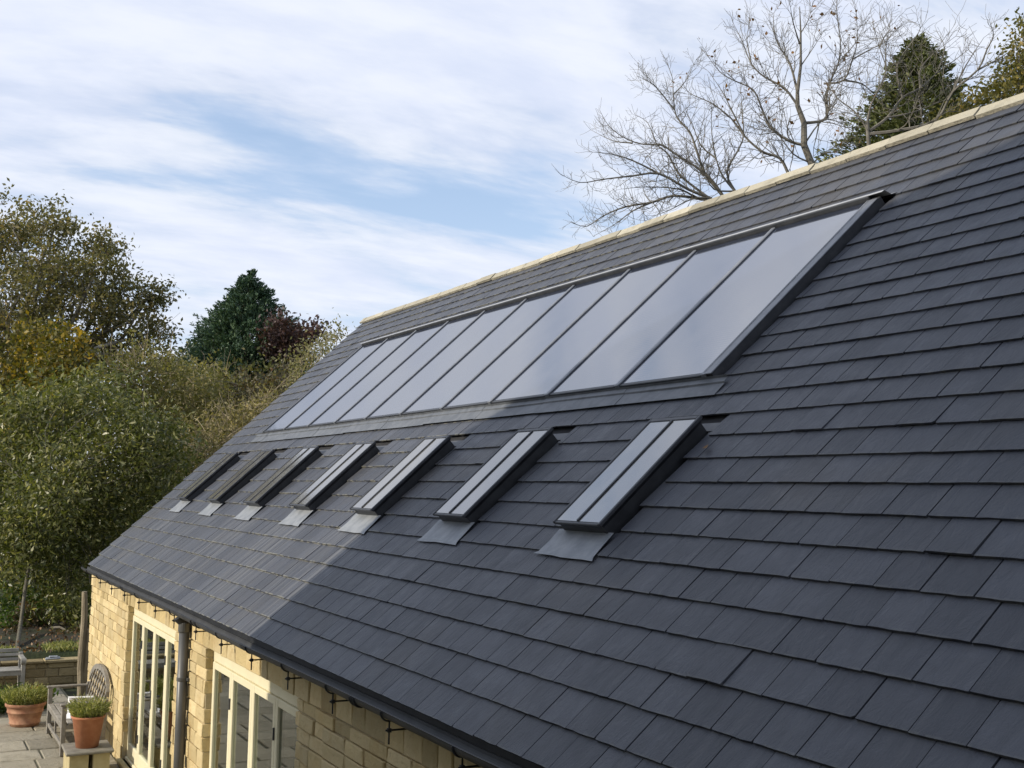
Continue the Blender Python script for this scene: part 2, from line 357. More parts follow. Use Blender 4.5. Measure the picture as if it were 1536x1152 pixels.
LM = {
 'willow': leaf_material('willow_leaf', [(0, (.032, .042, .010)), (1, (.34, .32, .17)), (.45, (.075, .088, .022)), (.8, (.15, .15, .055))], .42, .4, .55),
 'oak': leaf_material('olive_leaf', [(0, (.06, .06, .028)), (1, (.22, .16, .065)), (.5, (.10, .097, .045)), (.8, (.15, .13, .06))], .45),
 'yellow': leaf_material('yellow_leaf', [(0, (.06, .07, .014)), (1, (.44, .28, .03)), (.5, (.12, .11, .02)), (.8, (.27, .20, .026))]),
 'bush': leaf_material('bush_leaf', [(0, (.07, .075, .024)), (1, (.29, .24, .12)), (.5, (.125, .12, .042)), (.85, (.19, .17, .07))], .42),
 'tanbush': leaf_material('tan_leaf', [(0, (.08, .075, .03)), (1, (.36, .29, .16)), (.5, (.16, .14, .062)), (.85, (.24, .205, .10))], .42),
 'dark': leaf_material('dark_leaf', [(0, (.03, .03, .014)), (1, (.13, .075, .035)), (.5, (.055, .048, .02)), (.85, (.09, .06, .028))]),
 'cypress': leaf_material('cypress_leaf', [(0, (.03, .062, .042)), (1, (.13, .19, .105)), (.5, (.058, .105, .062))], .15),
 'olivecypress': leaf_material('olive_cypress_leaf', [(0, (.045, .058, .02)), (1, (.15, .15, .05)), (.5, (.08, .095, .032))], .2),
 'copper': leaf_material('copper_leaf', [(0, (.038, .025, .026)), (1, (.13, .065, .05)), (.5, (.065, .038, .036))], .25),
 'pale': leaf_material('pale_leaf', [(0, (.12, .12, .05)), (1, (.36, .33, .19)), (.5, (.22, .21, .10))]),
 'green': leaf_material('green_leaf', [(0, (.03, .065, .01)), (1, (.13, .19, .04)), (.5, (.065, .115, .02))]),
 'rust': leaf_material('rust_leaf', [(0, (.12, .06, .02)), (1, (.34, .18, .07)), (.5, (.22, .11, .04))]),
 'potplant': leaf_material('pot_leaf', [(0, (.11, .14, .03)), (1, (.46, .44, .20)), (.5, (.24, .26, .08))]),
 'litter': leaf_material('fallen_leaf', [(0, (.07, .04, .02)), (1, (.30, .17, .07)), (.6, (.16, .09, .04))], .1),
 'red': leaf_material('red_petal', [(0, (.45, .03, .02)), (1, (.6, .07, .04))], .2),
}

# ------------------------------------------------------------------ ground
GZ = -2.40; PZ = -2.35
def gz(x, y):
    t = min(1, max(0, (y - 22.35) / .25)); t = t * t * (3 - 2 * t)
    back = min(1, max(0, (x - 11) / 8)); t2 = max(t, back)
    far = max(0.0, math.hypot(x - 3, y - 10) - 20)
    return GZ + t2 * .60 + min(2.5, far * .03) + (.05 * math.sin(x * 1.7) * math.cos(y * 1.3) * t2)
def axis(lo, hi, fine_lo, fine_hi, step):
    a = list(np.arange(fine_lo, fine_hi + 1e-6, step)); out = list(a); d = step; v = fine_lo
    while v > lo: d *= 1.35; v -= d; out.append(v)
    d = step; v = fine_hi
    while v < hi: d *= 1.35; v += d; out.append(v)
    return sorted(out)
gx = axis(-700, 900, -8, 24, 1.0); gy = axis(-600, 1100, -10, 22, 2.0); gy = sorted(set(gy + [22.3, 22.35, 22.45, 22.6, 23, 23.5, 24.2, 25, 26.5]))
V = np.array([(x, y, gz(x, y)) for y in gy for x in gx]); nx = len(gx)
F = np.array([(j * nx + i, j * nx + i + 1, (j + 1) * nx + i + 1, (j + 1) * nx + i) for j in range(len(gy) - 1) for i in range(nx - 1)])
tag(npmesh('ground', V, F, M['ground'], smooth=True), kind='structure')

# patio: bedding sheet and single flagstones
rng = random.Random(5)
patio = mesh('patio', [(-4.6, 6, PZ - .016), (.12, 6, PZ - .016), (.12, 22.3, PZ - .016), (-4.6, 22.3, PZ - .016)], [(0, 1, 2, 3)], M['joint']); tag(patio, kind='structure')
y = 10.5; row = 0
while y < 22.2:
    d = rng.choice((.42, .5, .58, .64)); x = .06 - rng.uniform(0, .1); x1 = .085
    while x1 > -4.4:
        w = rng.uniform(.55, 1.05); x0 = max(-4.5, x1 - w)
        if x1 - x0 > .15:
            mb = MB(); mb.box((x0 + .011, y + .010, GZ + .004), (x1 - .011, min(y + d, 22.27) - .010, PZ + rng.uniform(-.006, .006)), .012)
            mb.build('paving_slab', M['paving'], patio)
        x1 = x0
    y += d; row += 1

# ------------------------------------------------------------------ the barn
barn = empty('stone_barn', (4.5, 9, GZ)); tag(barn, 'honey limestone barn with grey slate roof and cream folding doors', 'barn')
barn.location = (0, 0, 0)
XW = 0.10; YE = 19.15; YN = -4.0; APEX = 6.235; XR = APEX * CT; XB = 2 * XR - XW
def verge(s): return 19.0 + .10 * s                          # the far verge runs slightly out of square

roof = MB()
sl_ = APEX
def deckbox(mb, y0, y1, s0, s1, h0, h1):
    V = [RP(y0, s0, h0), RP(y1(s0), s0, h0), RP(y1(s1), s1, h0), RP(y0, s1, h0), RP(y0, s0, h1), RP(y1(s0), s0, h1), RP(y1(s1), s1, h1), RP(y0, s1, h1)]
    mb.add(V, [(0, 1, 2, 3)[::-1], (4, 5, 6, 7), (0, 4, 5, 1)[::-1], (1, 5, 6, 2)[::-1], (2, 6, 7, 3)[::-1], (3, 7, 4, 0)[::-1]][:6])
deckbox(roof, YN, lambda s: verge(s) - .03, .03, APEX, -.13, -.034)
roofo = roof.build('roof', M['deck'], barn)

WINS0, WINS1 = 1.44, 2.44
CY0, CY1, CS0, CS1 = 6.30, 17.25, 2.965, 5.08                # collector footprint
def cut_intervals(y0, y1, s):
    """Y spans of a slate [y0,y1] with tail at s that stay after the openings are cut"""
    iv = [(y0, y1)]
    def sub(a, b):
        out = []
        for (p, q) in iv:
            if b <= p or a >= q: out.append((p, q)); continue
            if a - p > .03: out.append((p, a))
            if q - b > .03: out.append((b, q))
        return out
    for wy in WINY:
        if G * 6 - .01 < s < G * 7 - .01: iv = sub(wy - .05, wy + WINW + .055)
        elif G * 7 - .01 < s < G * 11 - .01: iv = sub(wy - .012, wy + WINW + .008)
        elif G * 11 - .01 < s < 2.45: iv = sub(wy - .055, wy + WINW + .01)
    if G * 13 - .01 < s < G * 24 - .01: iv = sub(CY0 - .035, CY1 + .02)
    return iv

TILT = .0135 / G; STH = .0115; SLEN = .43
srng = random.Random(11)
def slate_outline(w, seed):
    r = random.Random(seed); o = []
    k = 5
    for i in range(k):                                      # tail, from y=0 to y=w
        o.append((w * i / (k - 1), r.uniform(-.0025, .0025)))
    if r.random() < .07: o[0] = (r.uniform(.006, .014), o[0][1]); o.insert(0, (0.0, r.uniform(.006, .02)))
    if r.random() < .07: e = o[-1]; o[-1] = (w - r.uniform(.006, .014), e[1]); o.append((w, r.uniform(.006, .02)))
    j = r.uniform(-.002, .002)
    o += [(w + j, SLEN), (0 - j, SLEN)]
    return o
def slate_geo(w, seed, lift=0.0, smax=None):
    """slate in local roof axes: y across, s up the slope, h out of the roof"""
    o = slate_outline(w, seed); L = SLEN if smax is None else min(SLEN, smax)
    o = [(a, min(b, L)) for a, b in o]; n = len(o)
    top = [(a, b, .006 + lift * (1 - b / SLEN) - TILT * b) for a, b in o]; bot = [(a, b, h - STH) for a, b, h in top]
    return top + bot, [tuple(range(n))[::-1] if False else tuple(range(n)), tuple(range(n, 2 * n))[::-1]] + [(i, n + i, n + (i + 1) % n, (i + 1) % n) for i in range(n)]
RM = Matrix(((0, CT, -ST), (1, 0, 0), (0, ST, CT)))         # columns: y, s, h
def flip(F): return [tuple(reversed(f)) for f in F]
slates = []
NC = 29
for n in range(NC):
    s0 = n * G; ph = 4.923 if n % 2 == 0 else 4.791; pit = .2553
    k0 = int((YN - ph) / pit) - 1; k1 = int((verge(s0) - ph) / pit) + 2
    for k in range(k0, k1):
        y0 = ph + k * pit + srng.uniform(-.007, .007); 
        slates.append([n, k, y0])
allp = {}
for n, k, y0 in slates: allp[(n, k)] = y0
items = []
for (n, k), y0 in sorted(allp.items()):
    if (n, k + 1) not in allp: continue
    y1 = allp[(n, k + 1)]; gap = srng.choice((.004, .0055, .0065, .0075, .0085, .010))
    y1 = min(y1 - gap, verge(n * G)); y0 = max(y0, YN)
    if y1 - y0 < .04: continue
    for (a, b) in cut_intervals(y0, y1, n * G):
        items.append((n, a, b))
def pix(P):
    q = CR @ (np.asarray(P) - CC); return 768 + FPX * q[0] / q[2], 576 - FPX * q[1] / q[2], q[2]
scored = []
for it in items:
    n, a, b = it; s = (n + .5) * G
    x, yy, d = pix(RP((a + b) / 2, s)); vis = d > 0 and -30 < x < 1566 and -30 < yy < 1182
    # projected size falls with the square of the distance and the grazing angle
    P = np.array(RP((a + b) / 2, s)); dv = CC - P; dist = np.linalg.norm(dv); cosg = abs(dv @ np.array([-ST, 0, CT])) / dist
    scored.append(((b - a) * cosg / dist ** 2 if vis else 0.0, it))
scored.sort(key=lambda q: -q[0])
single = {q[1] for q in scored[:300] if q[0] > 0}
cache = {}
BV, BF, BR = [], [], []
for it in items:
    n, a, b = it; s0 = n * G; w = b - a; seed = srng.randrange(10 ** 6); lift = max(0, srng.gauss(0, .0022)) + .0008
    smax = APEX - .02 - s0
    if it in single:
        full = abs(w - .2525) < .012 and smax > SLEN
        key = ('v', seed % 24) if full else None
        if key in cache and full: me = cache[key]
        else:
            V, F = slate_geo(.2525 if full else w, seed, 0.0 if full else lift, smax)
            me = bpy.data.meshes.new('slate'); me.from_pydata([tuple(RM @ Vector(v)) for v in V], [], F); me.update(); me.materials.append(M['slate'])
            at = me.attributes.new('rnd', 'FLOAT', 'FACE'); at.data.foreach_set('value', [srng.random()] * len(F))
            if full: cache[key] = me
        ob = bpy.data.objects.new('slate', me); ob.location = RP(a, s0, lift * .5)
        if full: ob.scale = (1, w / .2525, 1)
        if full: ob.rotation_euler = (0, -srng.uniform(0, .004), srng.gauss(0, .0016))
        link(ob, roofo)
    else:
        V, F = slate_geo(w, seed, lift, smax); base = len(BV); off = Vector(RP(a, s0)); rv = srng.random()
        BV += [tuple(RM @ Vector(v) + off) for v in V]; BF += [tuple(i + base for i in f) for f in F]; BR += [rv] * len(F)
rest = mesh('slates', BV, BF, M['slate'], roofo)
at = rest.data.attributes.new('rnd', 'FLOAT', 'FACE'); at.data.foreach_set('value', BR); tag(rest, kind='stuff')

# back slope, gable walls, ridge
bs = MB()
bs.add([(XR, YN, APEX * ST - .002), (XR, verge(APEX), APEX * ST - .002), (2 * XR, 19.1, 0), (2 * XR, YN, 0), (XR, YN, APEX * ST - .13), (XR, verge(APEX), APEX * ST - .13), (2 * XR, 19.1, -.13), (2 * XR, YN, -.13)],
       [(0, 3, 2, 1)[::-1], (4, 5, 6, 7)[::-1], (0, 1, 5, 4), (1, 2, 6, 5), (2, 3, 7, 6), (3, 0, 4, 7)])
bs.build('back_slope', M['slate'], roofo)
# angular stone ridge: one saddle piece after another
yy = YN; rr = random.Random(3)
while yy < verge(APEX) - .02:
    L = min(.46, verge(APEX) + .01 - yy); leg = .10; h = .018; t_ = .018; j = rr.uniform(-.007, .007)
    A = APEX + .004
    def prof(y):
        return [RP(y, A - leg, h - .012 + j), RP(y, A - leg, h + t_ + j), RP(y, A - .03, h + t_ + .004 + j), (XR - .022, y, A * ST + .040 + j), (XR + .022, y, A * ST + .040 + j),
                (2 * XR - RP(y, A - leg, h + t_ + j)[0], y, RP(y, A - leg, h + t_ + j)[2]), (2 * XR - RP(y, A - leg, h - .012 + j)[0], y, RP(y, A - leg, h - .012 + j)[2]), (XR, y, A * ST + .0 + j)]
    a = prof(yy + .005); b = prof(yy + L - .005); k = len(a)
    mesh('ridge_tile', a + b, [tuple(range(k)), tuple(range(k, 2 * k))[::-1]] + [(i, k + i, k + (i + 1) % k, (i + 1) % k) for i in range(k)], M['ridge'], roofo)
    yy += .46
# mortar bedding under the ridge
mesh('ridge_mortar', [RP(YN, 6.15, .0), RP(19.55, 6.15, .0), RP(19.55, 6.15, .018), RP(YN, 6.15, .018), RP(YN, 6.2, -.01), RP(19.55, 6.2, -.01), RP(19.55, 6.2, .016), RP(YN, 6.2, .016)][:8],
     [(0, 1, 2, 3), (3, 2, 6, 7), (4, 7, 6, 5), (0, 4, 5, 1), (0, 3, 7, 4), (1, 5, 6, 2)], M['darklead'], roofo)

# walls: mortar core with openings, each stone in front of it
OPEN = [(12.98, 15.95, -2.29, -0.335), (8.66, 11.60, -2.29, -0.335)]
wall = MB(); WT = .45
zt = -.06
cols = [YN, 8.66, 11.60, 12.98, 15.95, YE]
for i in range(5):
    a, b = cols[i], cols[i + 1]
    if i in (1, 3): wall.box((XW + .014, a, -.335), (XW + WT, b, zt)); wall.box((XW + .014, a, GZ - .2), (XW + WT, b, -2.29))
    else: wall.box((XW + .014, a, GZ - .2), (XW + WT, b, zt))
wallo = wall.build('wall', M['mortar'], barn)
wr = random.Random(21)
def free(a, b, z0, z1):
    """the parts of [a,b] outside the openings"""
    iv = [(a, b)]
    for (p, q, zl, zh) in OPEN:
        if z1 > zl + .01 and z0 < zh - .01:
            out = []
            for (u, v) in iv:
                if q <= u or p >= v: out.append((u, v)); continue
                if p - u > .04: out.append((u, p))
                if v - q > .04: out.append((q, v))
            iv = out
    return iv
SV, SF, SR = [], [], []
heights = []
z = GZ - .02
while z < zt - .02:
    hgt = wr.choice((.11, .13, .15, .17, .14)); heights.append((z, min(z + hgt, zt))); z += hgt
if heights[-1][1] - heights[-1][0] < .07: z0 = heights[-2][0]; heights = heights[:-2] + [(z0, zt)]
# make a bed joint meet the heads of the openings
bi = min(range(len(heights)), key=lambda i: abs(heights[i][1] + .335)); heights[bi] = (heights[bi][0], -.335); heights[bi + 1] = (-.335, heights[bi + 1][1])
cand = []
for (z0, z1) in heights:
    yv = YN + wr.uniform(0, .2)
    edges = [YN]
    while yv < YE - .12: edges.append(yv); yv += wr.uniform(.17, .46)
    edges.append(YE)
    for a, b in zip(edges[:-1], edges[1:]):
        for (u, v) in free(a, b, z0, z1): cand.append((u, v, z0, z1))
vis_st = []
for c in cand:
    u, v, z0, z1 = c; x, yy, d = pix((XW, (u + v) / 2, (z0 + z1) / 2)); ok = 0 < yy < 1160 and 0 < x < 900 and d > 0 and (v > 4.2)
    vis_st.append(ok)
for c, ok in zip(cand, vis_st):
    u, v, z0, z1 = c; g = .005; pr = wr.uniform(.0, .014); jam = [abs(v - p) < .002 for (p, q, a_, b_) in OPEN]; jam2 = [abs(u - q) < .002 for (p, q, a_, b_) in OPEN]
    ya = u + (0 if any(jam2) else g); yb = v - (0 if any(jam) else g)
    inner = XW + (.13 if (any(jam) or any(jam2)) else .03)
    if any(jam): yb += wr.uniform(.002, .012)
    if any(jam2): ya -= wr.uniform(.002, .012)
    mb = MB(); jx = [wr.uniform(-.006, .006) for _ in range(4)]
    def wob(p, ya=ya, yb=yb, z0=z0, z1=z1, jx=jx):
        if p[0] > XW + .02: return p
        i = (0 if p[1] < (ya + yb) / 2 else 1) + (0 if p[2] < (z0 + z1) / 2 else 2)
        return (p[0] + jx[i], p[1], p[2])
    mb.box((XW - pr, ya, z0 + g), (inner, yb, z1 - g), .006, wob)
    if ok: mb.build('stone', M['stone'], wallo)
    else:
        b0 = len(SV); SV += mb.v; SF += [tuple(i + b0 for i in f) for f in mb.f]; SR += [wr.random()] * len(mb.f)
so_ = mesh('stones', SV, SF, M['stone'], wallo); at = so_.data.attributes.new('rnd', 'FLOAT', 'FACE'); at.data.foreach_set('value', SR); tag(so_, kind='stuff')
# far gable, near gable, back wall, floor inside
gm = MB()
for (ya, yb) in ((YE - WT, YE), (YN, YN + WT)):
    if ya < 0: x0 = XW + .02
    else: x0 = XW + .02
    V = [(x0 + WT, ya, GZ - .2), (XB, ya, GZ - .2), (XB, ya, -.08), (XR, ya, APEX * ST - .16), (x0 + WT, ya, .25)]
    V2 = [(p[0], yb, p[2]) for p in V]
    gm.add(V + V2, [(0, 1, 2, 3, 4), (9, 8, 7, 6, 5)] + [(i, 5 + i, 5 + (i + 1) % 5, (i + 1) % 5) for i in range(5)])
gm.build('gable_wall', M['render'], barn)
MB().box((XB - WT, YN + WT, GZ - .2), (XB - .01, YE - WT, -.1)).build('back_wall', M['inside'], barn)
MB().box((XW + WT + .001, YN + WT, GZ - .2), (XB - WT, YE - WT, -2.31)).build('floor', M['insidefloor'], barn)
# dark corner board behind the far edge of the wall (downpipe side of the gable)

# folding doors
def folding_door(y0, y1):
    d = MB(); X0, X1 = XW + .075, XW + .145; z0, z1 = -2.29, -.335
    d.box((X0, y0 + .004, z1 - .125), (X1, y1 - .004, z1 - .004), .006)         # head
    d.box((X0, y0 + .004, z0 + .002), (X1, y0 + .05, z1 - .1255), .006); d.box((X0, y1 - .05, z0 + .002), (X1, y1 - .004, z1 - .1255), .006)
    d.box((X0 - .04, y0 + .052, z0 + .002), (X1, y1 - .052, z0 + .045), .006)
    fo = d.build('folding_door', M['cream'], barn)
    n = 4; w = (y1 - y0 - .108) / n
    for i in range(n):
        a = y0 + .054 + i * w; b = a + w - .004; xa, xb = X0 - .018, X1 - .012; st = .064; zb, zh = z0 + .05, z1 - .128
        l = MB(); l.box((xa, a, zb), (xb, a + st, zh), .006); l.box((xa, b - st, zb), (xb, b, zh), .006)
        l.box((xa + .002, a + st + .0005, zh - st), (xb, b - st - .0005, zh - .001), .005); l.box((xa + .002, a + st + .0005, zb + .001), (xb, b - st - .0005, zb + .17), .005)
        l.build('door_leaf', M['cream'], fo)
        MB().box((xa + .022, a + st - .004, zb + .165), (xa + .028, b - st + .004, zh - st + .004)).build('pane', M['glass'], fo)
        if i == 2:
            h = MB(); h.box((xa - .008, a + .02, -1.42), (xa - .0005, a + .052, -1.2), .003); h.tube([(xa - .004, a + .036, -1.28), (xa - .05, a + .036, -1.28), (xa - .052, a + .12, -1.282)], .009, 8)
            h.build('door_handle', M['black'], fo)
        if i in (1, 3):
            for zz in (-.75, -1.9):
                MB().tube([(xa - .008, a - .002, zz - .05), (xa - .008, a - .002, zz + .05)], .008, 8).build('hinge', M['darkalu'], fo)
    MB().box((XW - .055, y0 - .06, z0 - .045), (XW + .13, y1 + .06, z0 + .0), .006).build('threshold', M['yellowstone'], fo)
for (a, b, _, _) in OPEN: folding_door(a, b)

# gutter, brackets and downpipe
MB().box((.032, YN, -.13), (.06, 18.98, .012)).build('fascia', M['black'], barn)
gut = MB(); R0, R1 = .052, .045; gxc, gzc = -.03, -.055; prof = []
for j in range(13): t_ = math.pi * (1 + j / 12); prof.append((gxc + R0 * math.cos(t_), gzc + R0 * math.sin(t_)))
prof += [(gxc + R0 + .004, gzc + .006), (gxc + R1, gzc + .006)]
for j in range(12, -1, -1): t_ = math.pi * (1 + j / 12); prof.append((gxc + R1 * math.cos(t_), gzc + R1 * math.sin(t_)))
prof += [(gxc - R1, gzc + .006), (gxc - R0 - .006, gzc + .006)]
k = len(prof); ys = list(np.linspace(YN, 19.12, 60)); V = []; rg = random.Random(8)
for yv in ys:
    dz = .004 * math.sin(yv * 1.1) + rg.uniform(-.002, .002); V += [(p[0], yv, p[1] + dz) for p in prof]
F = [(i * k + j, i * k + (j + 1) % k, (i + 1) * k + (j + 1) % k, (i + 1) * k + j) for i in range(len(ys) - 1) for j in range(k)] + [tuple(range(k))[::-1], tuple(range((len(ys) - 1) * k, len(ys) * k))]
gutter = mesh('gutter', V, flip(F), M['gutter'], barn)
for uy in [11.35, 7.0, 15.4]:                                # union clips at the joints
    mb = MB(); pts = [(gxc + .057 * math.cos(math.pi * (1 + j / 10)), uy, gzc + .057 * math.sin(math.pi * (1 + j / 10))) for j in range(11)]
    for o_ in (-.03, 0, .03): mb.tube([(p[0], p[1] + o_, p[2]) for p in pts], .007, 6)
    mb.build('union_clip', M['gutter'], gutter)
for i in range(-2, 15):
    by = 4.5 + i * 1.0 - .0; 
    if by > 18.9: continue
    mb = MB(); pts = [(gxc + .058 * math.cos(math.pi * (1 + j / 10)), by, gzc + .058 * math.sin(math.pi * (1 + j / 10))) for j in range(11)]
    mb.tube(pts, .006, 6); mb.tube([(gxc, by, gzc - .056), (gxc, by, -.245)], .0055, 6); mb.tube([(gxc - .022, by, -.165), (XW + .02, by, -.165)], .0065, 6)
    mb.box((gxc - .012, by - .012, -.177), (gxc + .012, by + .012, -.153), .002)
    mb.build('gutter_bracket', M['black'], gutter)
dp = MB(); px_, py_ = .03, 12.28
dp.tube([(px_, py_, -.20), (px_, py_, GZ + .02)], .052, 18)
dpo = dp.build('downpipe', M['pipe'], barn, True)
MB().lathe((px_, py_, -.26), [(.058, 0), (.062, .01), (.062, .09), (.058, .1)], 18).build('pipe_collar', M['pipe'], dpo)
MB().tube([(gxc, py_, gzc - .05), (gxc + .01, py_, -.12), (px_, py_, -.17), (px_, py_, -.22)], [.058, .056, .054, .053], 16).build('gutter_outlet', M['gutter'], dpo)
for zz in (-.75, -1.9):
    mb = MB(); mb.lathe((px_, py_, zz), [(.0545, 0), (.058, .004), (.058, .036), (.0545, .04)], 18); mb.box((px_ + .03, py_ - .09, zz + .005), (XW + .01, py_ + .09, zz + .035), .003); mb.build('pipe_clip', M['pipe'], dpo)

# roof windows
def rbox(mb, y0, y1, s0, s1, h0, h1, ch=0.0): return mb.box((y0, s0, h0), (y1, s1, h1), ch, lambda p: RP(*p))
def roof_window(y0):
    y1 = y0 + WINW; s0, s1 = WINS0, WINS1
    c = MB()
    V = []                                                   # kerb, drawn in a little towards the slates
    for (h, i) in ((-.03, .022), (.062, .022), (.085, .006)): V += [RP(y0 + i, s0 + i, h), RP(y1 - i, s0 + i, h), RP(y1 - i, s1 - i, h), RP(y0 + i, s1 - i, h)]
    c.add(V, flip([(q * 4 + j, q * 4 + (j + 1) % 4, (q + 1) * 4 + (j + 1) % 4, (q + 1) * 4 + j) for q in (0, 1) for j in range(4)] + [(8, 9, 10, 11), (3, 2, 1, 0)]))
    k_ = c.build('roof_window', M['black'], barn)
    f = MB(); e = .021; h0, h1 = .0855, .110
    rbox(f, y0, y0 + e, s0, s1, h0, h1, .004); rbox(f, y1 - e, y1, s0, s1, h0, h1, .004)
    rbox(f, y0 + e + .0005, y1 - e - .0005, s0, s0 + e, h0, h1 - .006, .004); rbox(f, y0 + e + .0005, y1 - e - .0005, s1 - e - .01, s1, h0, h1, .004)
    f.build('frame', M['darkalu'], k_)
    mid = (y0 + y1) / 2
    rbox(MB(), mid - .009, mid + .009, s0 + e + .001, s1 - e - .011, h0 + .0185, h1 + .003, .003).build('glazing_bar', M['darkalu'], k_)
    for (a, b) in ((y0 + e + .001, mid - .0095), (mid + .0095, y1 - e - .001)):
        rbox(MB(), a, b, s0 + e + .001, s1 - e - .011, h0 + .002, h0 + .018).build('pane', M['rooflight'], k_)
    # lead apron below, dressed over the slates
    ap = MB(); n = 6; a0, a1, b0, b1 = y0 - .03, y1 + .05, y0 - .06, y1 + .10; r = random.Random(int(y0 * 100)); V = []
    for i, (s, h) in enumerate(((s0 + .03, .018), (1.36, .0125), (1.27, .0135), (1.245, .0115))):
        ya, yb = (a0, a1) if i < 2 else (a0, a1) if i == 2 else (b0, b1)
        if i == 2: ya, yb = a0 - .01, a1 + .01
        V += [RP(ya + (yb - ya) * j / n, s + (r.uniform(-.006, .006) if i == 3 else 0), h + r.uniform(-.0015, .0015)) for j in range(n + 1)]
    m_ = n + 1; F = [(i * m_ + j, i * m_ + j + 1, (i + 1) * m_ + j + 1, (i + 1) * m_ + j) for i in range(3) for j in range(n)]
    nb = len(V); V2 = [(p[0] + .003 * ST, p[1], p[2] - .003 * CT) for p in V]
    edge = [j for j in range(m_)] + [i * m_ + n for i in range(1, 4)] + [3 * m_ + j for j in range(n - 1, -1, -1)] + [i * m_ for i in (2, 1)]
    F2 = [tuple(nb + i for i in f[::-1]) for f in F] + [(edge[i], nb + edge[i], nb + edge[(i + 1) % len(edge)], edge[(i + 1) % len(edge)]) for i in range(len(edge))]
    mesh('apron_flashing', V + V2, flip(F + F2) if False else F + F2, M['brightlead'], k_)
    # side and head soakers
    sk = MB(); rbox(sk, y0 - .12, y0 + .01, s1 - .16, s1 + .03, -.024, -.012); rbox(sk, y0 - .05, y1 + .05, s1 - .02, s1 + .06, -.012, -.005)
    sk.build('soaker', M['darklead'], k_)
for wy in WINY: roof_window(wy)

# ------------------------------------------------------------------ solar collector
sc = empty('solar_collector'); tag(sc, 'long in-roof solar collector of ten glazed panels on the slate roof', 'solar panel')
H0, H1 = .03, .062
fr = MB(); e = .085
NP = 10; PW = (CY1 - CY0 - e) / NP
rbox(fr, CY0, CY0 + e, CS0, CS1, -.02, .060, .004); rbox(MB(), CY0 - .004, CY0 + e + .006, CS0 - .004, CS1 - .04, .0605, .070, .003).build('edge_cap', M['alu'], sc)
rbox(fr, CY1 - .04, CY1, CS0, CS1, -.02, .074, .006)
rbox(fr, CY0 + e + .001, CY1 - .041, CS0, CS0 + .03, -.02, .057, .005)
rbox(fr, CY0 + e + .001, CY1 - .041, CS1 - .03, CS1, -.02, .094, .005)
fr.build('frame', M['darkalu'], sc)
ya = CY0 + e
edges = [ya + (CY1 - .04 - ya) * i / NP for i in range(NP + 1)]
for i in range(NP):
    rbox(MB(), edges[i] + .002, edges[i + 1] - .002, CS0 + .031, CS1 - .036, .03, .055 ).build('panel', M['panel'], sc)
for i in range(0, NP + 1):
    b = MB(); yb = edges[i]; w = .022
    rbox(b, yb - w, yb + w, CS0 + .002, CS1 - .037, .0555, .070, .005)
    rbox(b, yb - w - .004, yb + w + .004, CS0 - .010, CS0 + .0015, .03, .072, .003)
    b.build('glazing_bar', M['alu'], sc)
# lower apron: a row of lead sheets with stepped laps; upper flashing
r = random.Random(17); yv = CY0 - .16; i = 0
while yv < CY1 + .2:
    L = 1.2; yb = min(yv + L, CY1 + .24); lip = r.uniform(-.008, .008)
    pr = [(CS0 - .0105, .048), (CS0 - .014, .030), (CS0 - .055, .026), (CS0 - .062, .016), (2.785 + lip, .0125)]
    up = i % 2 * .003; V = []
    for (s, h) in pr: V += [RP(yv, s, h + up + r.uniform(-.001, .001)), RP((yv + yb) / 2, s, h + up + r.uniform(-.004, .001)), RP(yb + .04, s, h + up)]
    V += [(p[0] + .003 * ST, p[1], p[2] - .003 * CT) for p in V]; nb = 15
    F = [(q * 3 + j, q * 3 + j + 1, q * 3 + 4 + j, q * 3 + 3 + j) for q in range(4) for j in (0, 1)]
    rim = [0, 1, 2, 5, 8, 11, 14, 13, 12, 9, 6, 3]
    F = F + [tuple(nb + x for x in f[::-1]) for f in F] + [(rim[q], rim[(q + 1) % 12], nb + rim[(q + 1) % 12], nb + rim[q]) for q in range(12)]
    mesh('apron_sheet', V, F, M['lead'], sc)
    yv = yb; i += 1
    if yb >= CY1 + .24: break
hd = MB()
V = []
for (s, h) in ((CS1 - .020, .0975), (CS1 + .012, .094), (CS1 + .05, .03), (5.19, .007)): V += [RP(CY0 - .05, s, h), RP(CY1 + .05, s, h)]
V += [(p[0] + .003 * ST, p[1], p[2] - .003 * CT) for p in V]
F = [(2 * q, 2 * q + 1, 2 * q + 3, 2 * q + 2) for q in range(3)]; rim = [0, 1, 3, 5, 7, 6, 4, 2]
F = F + [tuple(8 + x for x in f[::-1]) for f in F] + [(rim[q], rim[(q + 1) % 8], 8 + rim[(q + 1) % 8], 8 + rim[q]) for q in range(8)]
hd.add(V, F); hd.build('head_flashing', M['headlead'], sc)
rbox(MB(), CY0 - .08, CY0 - .002, CS0 - .12, CS1 + .02, -.024, -.016).build('side_gutter', M['darklead'], sc)

# ------------------------------------------------------------------ neighbouring house, off to the left, whose shade lies on the near roof
nh = empty('neighbouring_house'); tag(nh, 'tall stone house with steep hipped roof facing the barn', 'house')
hx0, hx1, hy0, hy1 = -15.0, -7.2, -14.0, 9.68 + 7.2 * math.tan(SUN_AZ); ze = 6.15; zr = 11.5; hip = 4.1
MB().box((hx0, hy0, GZ - .1), (hx1, hy1, ze)).build('wall', M['render'], nh)
xm = (hx0 + hx1) / 2; o_ = .12
mesh('roof', [(hx0 - .25, hy0 - .25, ze + .001), (hx1 + .25, hy0 - .25, ze + .001), (hx1 + .25, hy1 + o_, ze + .001), (hx0 - .25, hy1 + o_, ze + .001), (xm, hy0 + hip, zr), (xm, hy1 - hip, zr)],
     [(0, 1, 4), (1, 2, 5, 4), (2, 3, 5), (3, 0, 4, 5), (0, 3, 2, 1)], M['slate'], nh)
